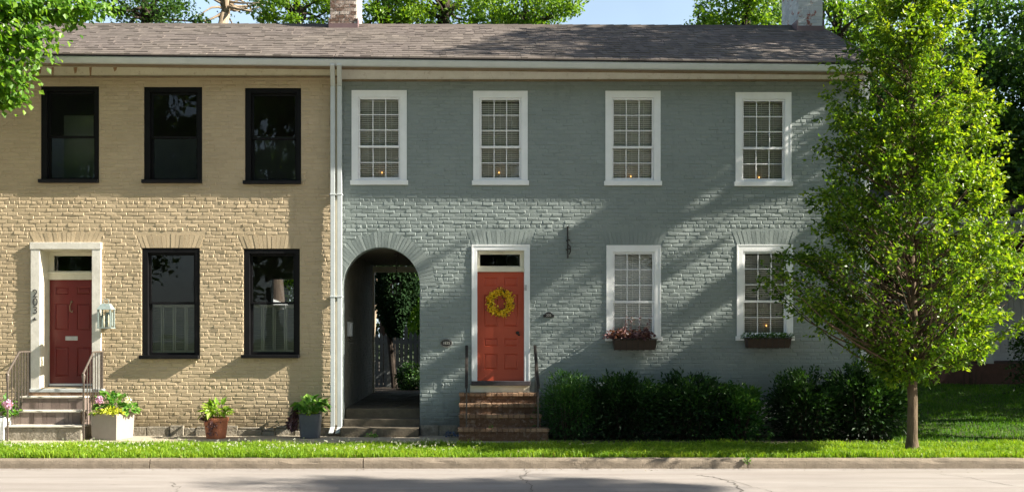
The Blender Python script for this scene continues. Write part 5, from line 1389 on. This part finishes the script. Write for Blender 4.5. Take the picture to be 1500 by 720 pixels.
def grass(name, x0, x1, y0, y1, n, h, zf, m, mask=None):
    x = RNG.uniform(x0,x1,n); y = RNG.uniform(y0,y1,n)
    if mask is not None: k = mask(x,y); x, y = x[k], y[k]; n = len(x)
    z = np.array([zf(a,b) for a, b in zip(x,y)])-.006
    cl = .5+.5*np.sin(x*3.1+np.sin(y*5)*1.3)*np.sin(y*4.3+x*.7)
    hh = h*RNG.uniform(.45,1.25,n)*(.75+.5*cl); a = RNG.random(n)*6.283; ln = RNG.normal(0,.35,(n,2)); w = RNG.uniform(.004,.009,n)
    B = np.stack([x,y,z],1); s = np.stack([np.cos(a)*w,np.sin(a)*w,np.zeros(n)],1)
    mid = B+np.stack([ln[:,0]*hh*.35,ln[:,1]*hh*.35,hh*.6],1); tip = B+np.stack([ln[:,0]*hh*1.1,ln[:,1]*hh*1.1,hh*(1-.25*np.abs(ln).sum(1).clip(0,1))],1)
    v = np.stack([B-s,B+s,mid+s*.8,mid-s*.8,tip],1).reshape(-1,3); i = np.arange(n)*5
    f = [tuple(q) for q in np.stack([i,i+1,i+2,i+3],1).tolist()]+[tuple(q) for q in np.stack([i+3,i+2,i+4],1).tolist()]
    pt = np.sin(x*.9+1.3*np.sin(y*2.1))*np.sin(x*2.3+y*3.7+1); r = np.clip(RNG.normal(.42,.22,n)+.2*(cl-.5)+.18*pt,0,1); o = link_mesh(name, v, f, np.concatenate([r,r]), m); o['kind'] = 'stuff'
    o['label'] = {'grass':'short green grass growing on the verge','lawn':'short green grass growing on the shaded lawn','strawgrass':'dry straw coloured blades scattered through the verge grass'}[m]; o['category'] = 'grass'; return o
grass('grass', -9.5, 10.8, -3.655, -1.80, 80000, .12, lambda x, y: -.012+hv(x,y)*.6, 'grass')
grass('dry_grass', -9.5, 10.8, -3.64, -1.80, 3600, .10, lambda x, y: -.012+hv(x,y)*.6, 'strawgrass')
n = 2600; x = RNG.uniform(-9.5,10.5,n); y = RNG.uniform(-3.6,-1.82,n)      # broad clover leaves among the blades
B = np.stack([x,y,RNG.uniform(.03,.10,n)],1)
o = leaves('clover', np.repeat(B,3,0), .03, 'grass', None, np.tile(np.array([[1,0,.1],[-.5,.87,.1],[-.5,-.87,.1]]),(n,1)), RNG.normal(size=(3*n,3))*.25+np.array([0,-.2,1]), .9, .02); o['kind'] = 'stuff'; o['label'] = 'clover leaves scattered through the verge grass'; o['category'] = 'clover'
n = 260; k0 = RNG.random(n)**.8; x = -9.3+k0*9.5; y = RNG.uniform(-3.5,-1.85,n); B = np.stack([x,y,RNG.uniform(.10,.145,n)],1)
B = np.repeat(B,12,0); d = unit(RNG.normal(size=(len(B),3)))
o = leaves('clover_flowers', B+d*.008, .014, 'clover', None, d, RNG.normal(size=(len(B),3)), .7); o['kind'] = 'stuff'; o['label'] = 'tiny white clover blossoms dotted over the verge grass'; o['category'] = 'clover'
grass('grass', 7.7, 15.5, -1.5, 4.9, 52000, .07, lawn_z, 'lawn')
# weeds at the passage step and pavement edge
t = thing('weed', 'small green weed at the foot of the passage steps', 'weed', (WX(544,-.42),-.42,0)); foliage('foliage', 60, (WX(544,-.42),-.42,.01), (.12,.06,.09), .05, 'leaf_lush', t)
t = thing('weed', 'weed growing out of the kerb joint before the street tree', 'weed', (WX(1092,-3.7),-3.72,0)); foliage('foliage', 60, (WX(1092,-3.72),-3.77,-.06), (.06,.05,.1), .04, 'leaf_lush', t)
t = thing('weed', 'tiny weed on the lowest brown brick tread', 'weed', (WX(719,-1.0),-1.0,.25)); foliage('foliage', 18, (WX(719,-1.0),-1.0,.25), (.03,.03,.07), .04, 'leaf_lush', t)
n = 420; x = RNG.uniform(-9.5,10.5,n); y = -3.815-np.abs(RNG.normal(0,.16,n))
o = leaves('gutter_litter', np.stack([x,y,np.full(n,RZ+.004)],1), RNG.uniform(.012,.045,n), 'litter', None, np.stack([RNG.normal(size=n),RNG.normal(size=n),np.full(n,.05)],1), RNG.normal(size=(n,3))*.15+np.array([0,0,1]), .6, .1); o['kind'] = 'stuff'; o['label'] = 'dry leaf litter and grit in the gutter along the kerb'; o['category'] = 'litter'
# road cracks
mb = MB()
def crack(pts, w=.016):
    q = [np.array((a, b)) for a, b in pts]; out = []
    for i in range(len(q)-1):
        m_ = 9
        for s in range(m_): out.append(q[i]+(q[i+1]-q[i])*s/m_+RNG.normal(0,.022,2))
    for i in range(len(out)-1):
        a, b = out[i], out[i+1]; d = b-a; nn = np.array((-d[1],d[0]))/max(1e-6,np.linalg.norm(d))*w*random.uniform(.4,1.1)/2
        mb.poly([(a[0]-nn[0],a[1]-nn[1],RZ+.004),(b[0]-nn[0],b[1]-nn[1],RZ+.004),(b[0]+nn[0],b[1]+nn[1],RZ+.004),(a[0]+nn[0],a[1]+nn[1],RZ+.004)])
def rp(px, py):
    D = (CAMZ-RZ)*F/(py-PY); return ((px-PX)*D/F, D-CAMD)
crack([rp(1022,695),rp(1045,698),rp(1072,706),rp(1090,721),rp(1100,730)],.022); crack([rp(1045,698),rp(1105,712),rp(1140,722)],.012)
crack([rp(768,684.5),rp(772,691),rp(764,700),rp(780,712),rp(776,724)],.016); crack([rp(1360,692),rp(1420,699),rp(1490,712),rp(1540,716)],.014); crack([rp(250,706),rp(262,714),rp(258,724)],.012)
struct(mb.build('road_cracks', 'crack', None))

# ================================================================== LIGHT, SKY, CAMERA
w = bpy.data.worlds.new('World'); SC.world = w; w.use_nodes = True
nt = w.node_tree; nt.nodes.clear()
sky = nt.nodes.new('ShaderNodeTexSky'); sky.sky_type = 'NISHITA'; sky.sun_disc = False
s = Vector(SUN).normalized()
sky.sun_elevation = math.asin(s.z); sky.sun_rotation = math.atan2(s.x, s.y)
sky.air_density = 1.0; sky.dust_density = 1.5; sky.ozone_density = 1.0
bg = nt.nodes.new('ShaderNodeBackground'); bg.inputs[1].default_value = 0.041
wo = nt.nodes.new('ShaderNodeOutputWorld')
# thin bright summer haze low in the sky
tc = nt.nodes.new('ShaderNodeTexCoord'); sx = nt.nodes.new('ShaderNodeSeparateXYZ'); nt.links.new(tc.outputs['Generated'], sx.inputs[0])
mr = nt.nodes.new('ShaderNodeMapRange'); nt.links.new(sx.outputs[2], mr.inputs[0])
for i, v in enumerate((0.12, 0.62, 1.0, 0.0)): mr.inputs[i+1].default_value = v
cn = nt.nodes.new('ShaderNodeTexNoise'); cn.inputs['Scale'].default_value = 2.2; cn.inputs['Detail'].default_value = 5; nt.links.new(tc.outputs['Generated'], cn.inputs['Vector'])
mm = nt.nodes.new('ShaderNodeMath'); mm.operation = 'MULTIPLY'; nt.links.new(mr.outputs[0], mm.inputs[0]); nt.links.new(cn.outputs['Fac'], mm.inputs[1])
hz = nt.nodes.new('ShaderNodeBackground'); hz.inputs[0].default_value = (0.68, 0.86, 1.0, 1)
m2 = nt.nodes.new('ShaderNodeMath'); m2.operation = 'MULTIPLY'; m2.inputs[1].default_value = 0.53; nt.links.new(mm.outputs[0], m2.inputs[0]); nt.links.new(m2.outputs[0], hz.inputs[1])
ad = nt.nodes.new('ShaderNodeAddShader'); nt.links.new(sky.outputs[0], bg.inputs[0]); nt.links.new(bg.outputs[0], ad.inputs[0]); nt.links.new(hz.outputs[0], ad.inputs[1]); nt.links.new(ad.outputs[0], wo.inputs[0])
sl = bpy.data.lights.new('sun', 'SUN'); sl.energy = 5.0; sl.angle = math.radians(0.5); sl.color = (1.0, 0.92, 0.79)
so = bpy.data.objects.new('sun', sl); C.objects.link(so); so.location = (30, -5, 20); so.rotation_euler = s.to_track_quat('Z', 'Y').to_euler()
cam = bpy.data.cameras.new('camera'); cam.sensor_width = 36; cam.lens = 36; cam.sensor_fit = 'HORIZONTAL'
cam.shift_x = (750-PX)/1500; cam.shift_y = (PY-360)/1500; cam.clip_end = 2000
co = bpy.data.objects.new('camera', cam); C.objects.link(co); co.location = (0, -CAMD, CAMZ); co.rotation_euler = (math.pi/2, 0, 0)
SC.camera = co
vs = SC.view_settings; vs.view_transform = 'Standard'; vs.look = 'None'; vs.exposure = 1.7; vs.gamma = 1
SC.cycles.use_denoising = True
SC.cycles.max_bounces = 8; SC.cycles.transparent_max_bounces = 12
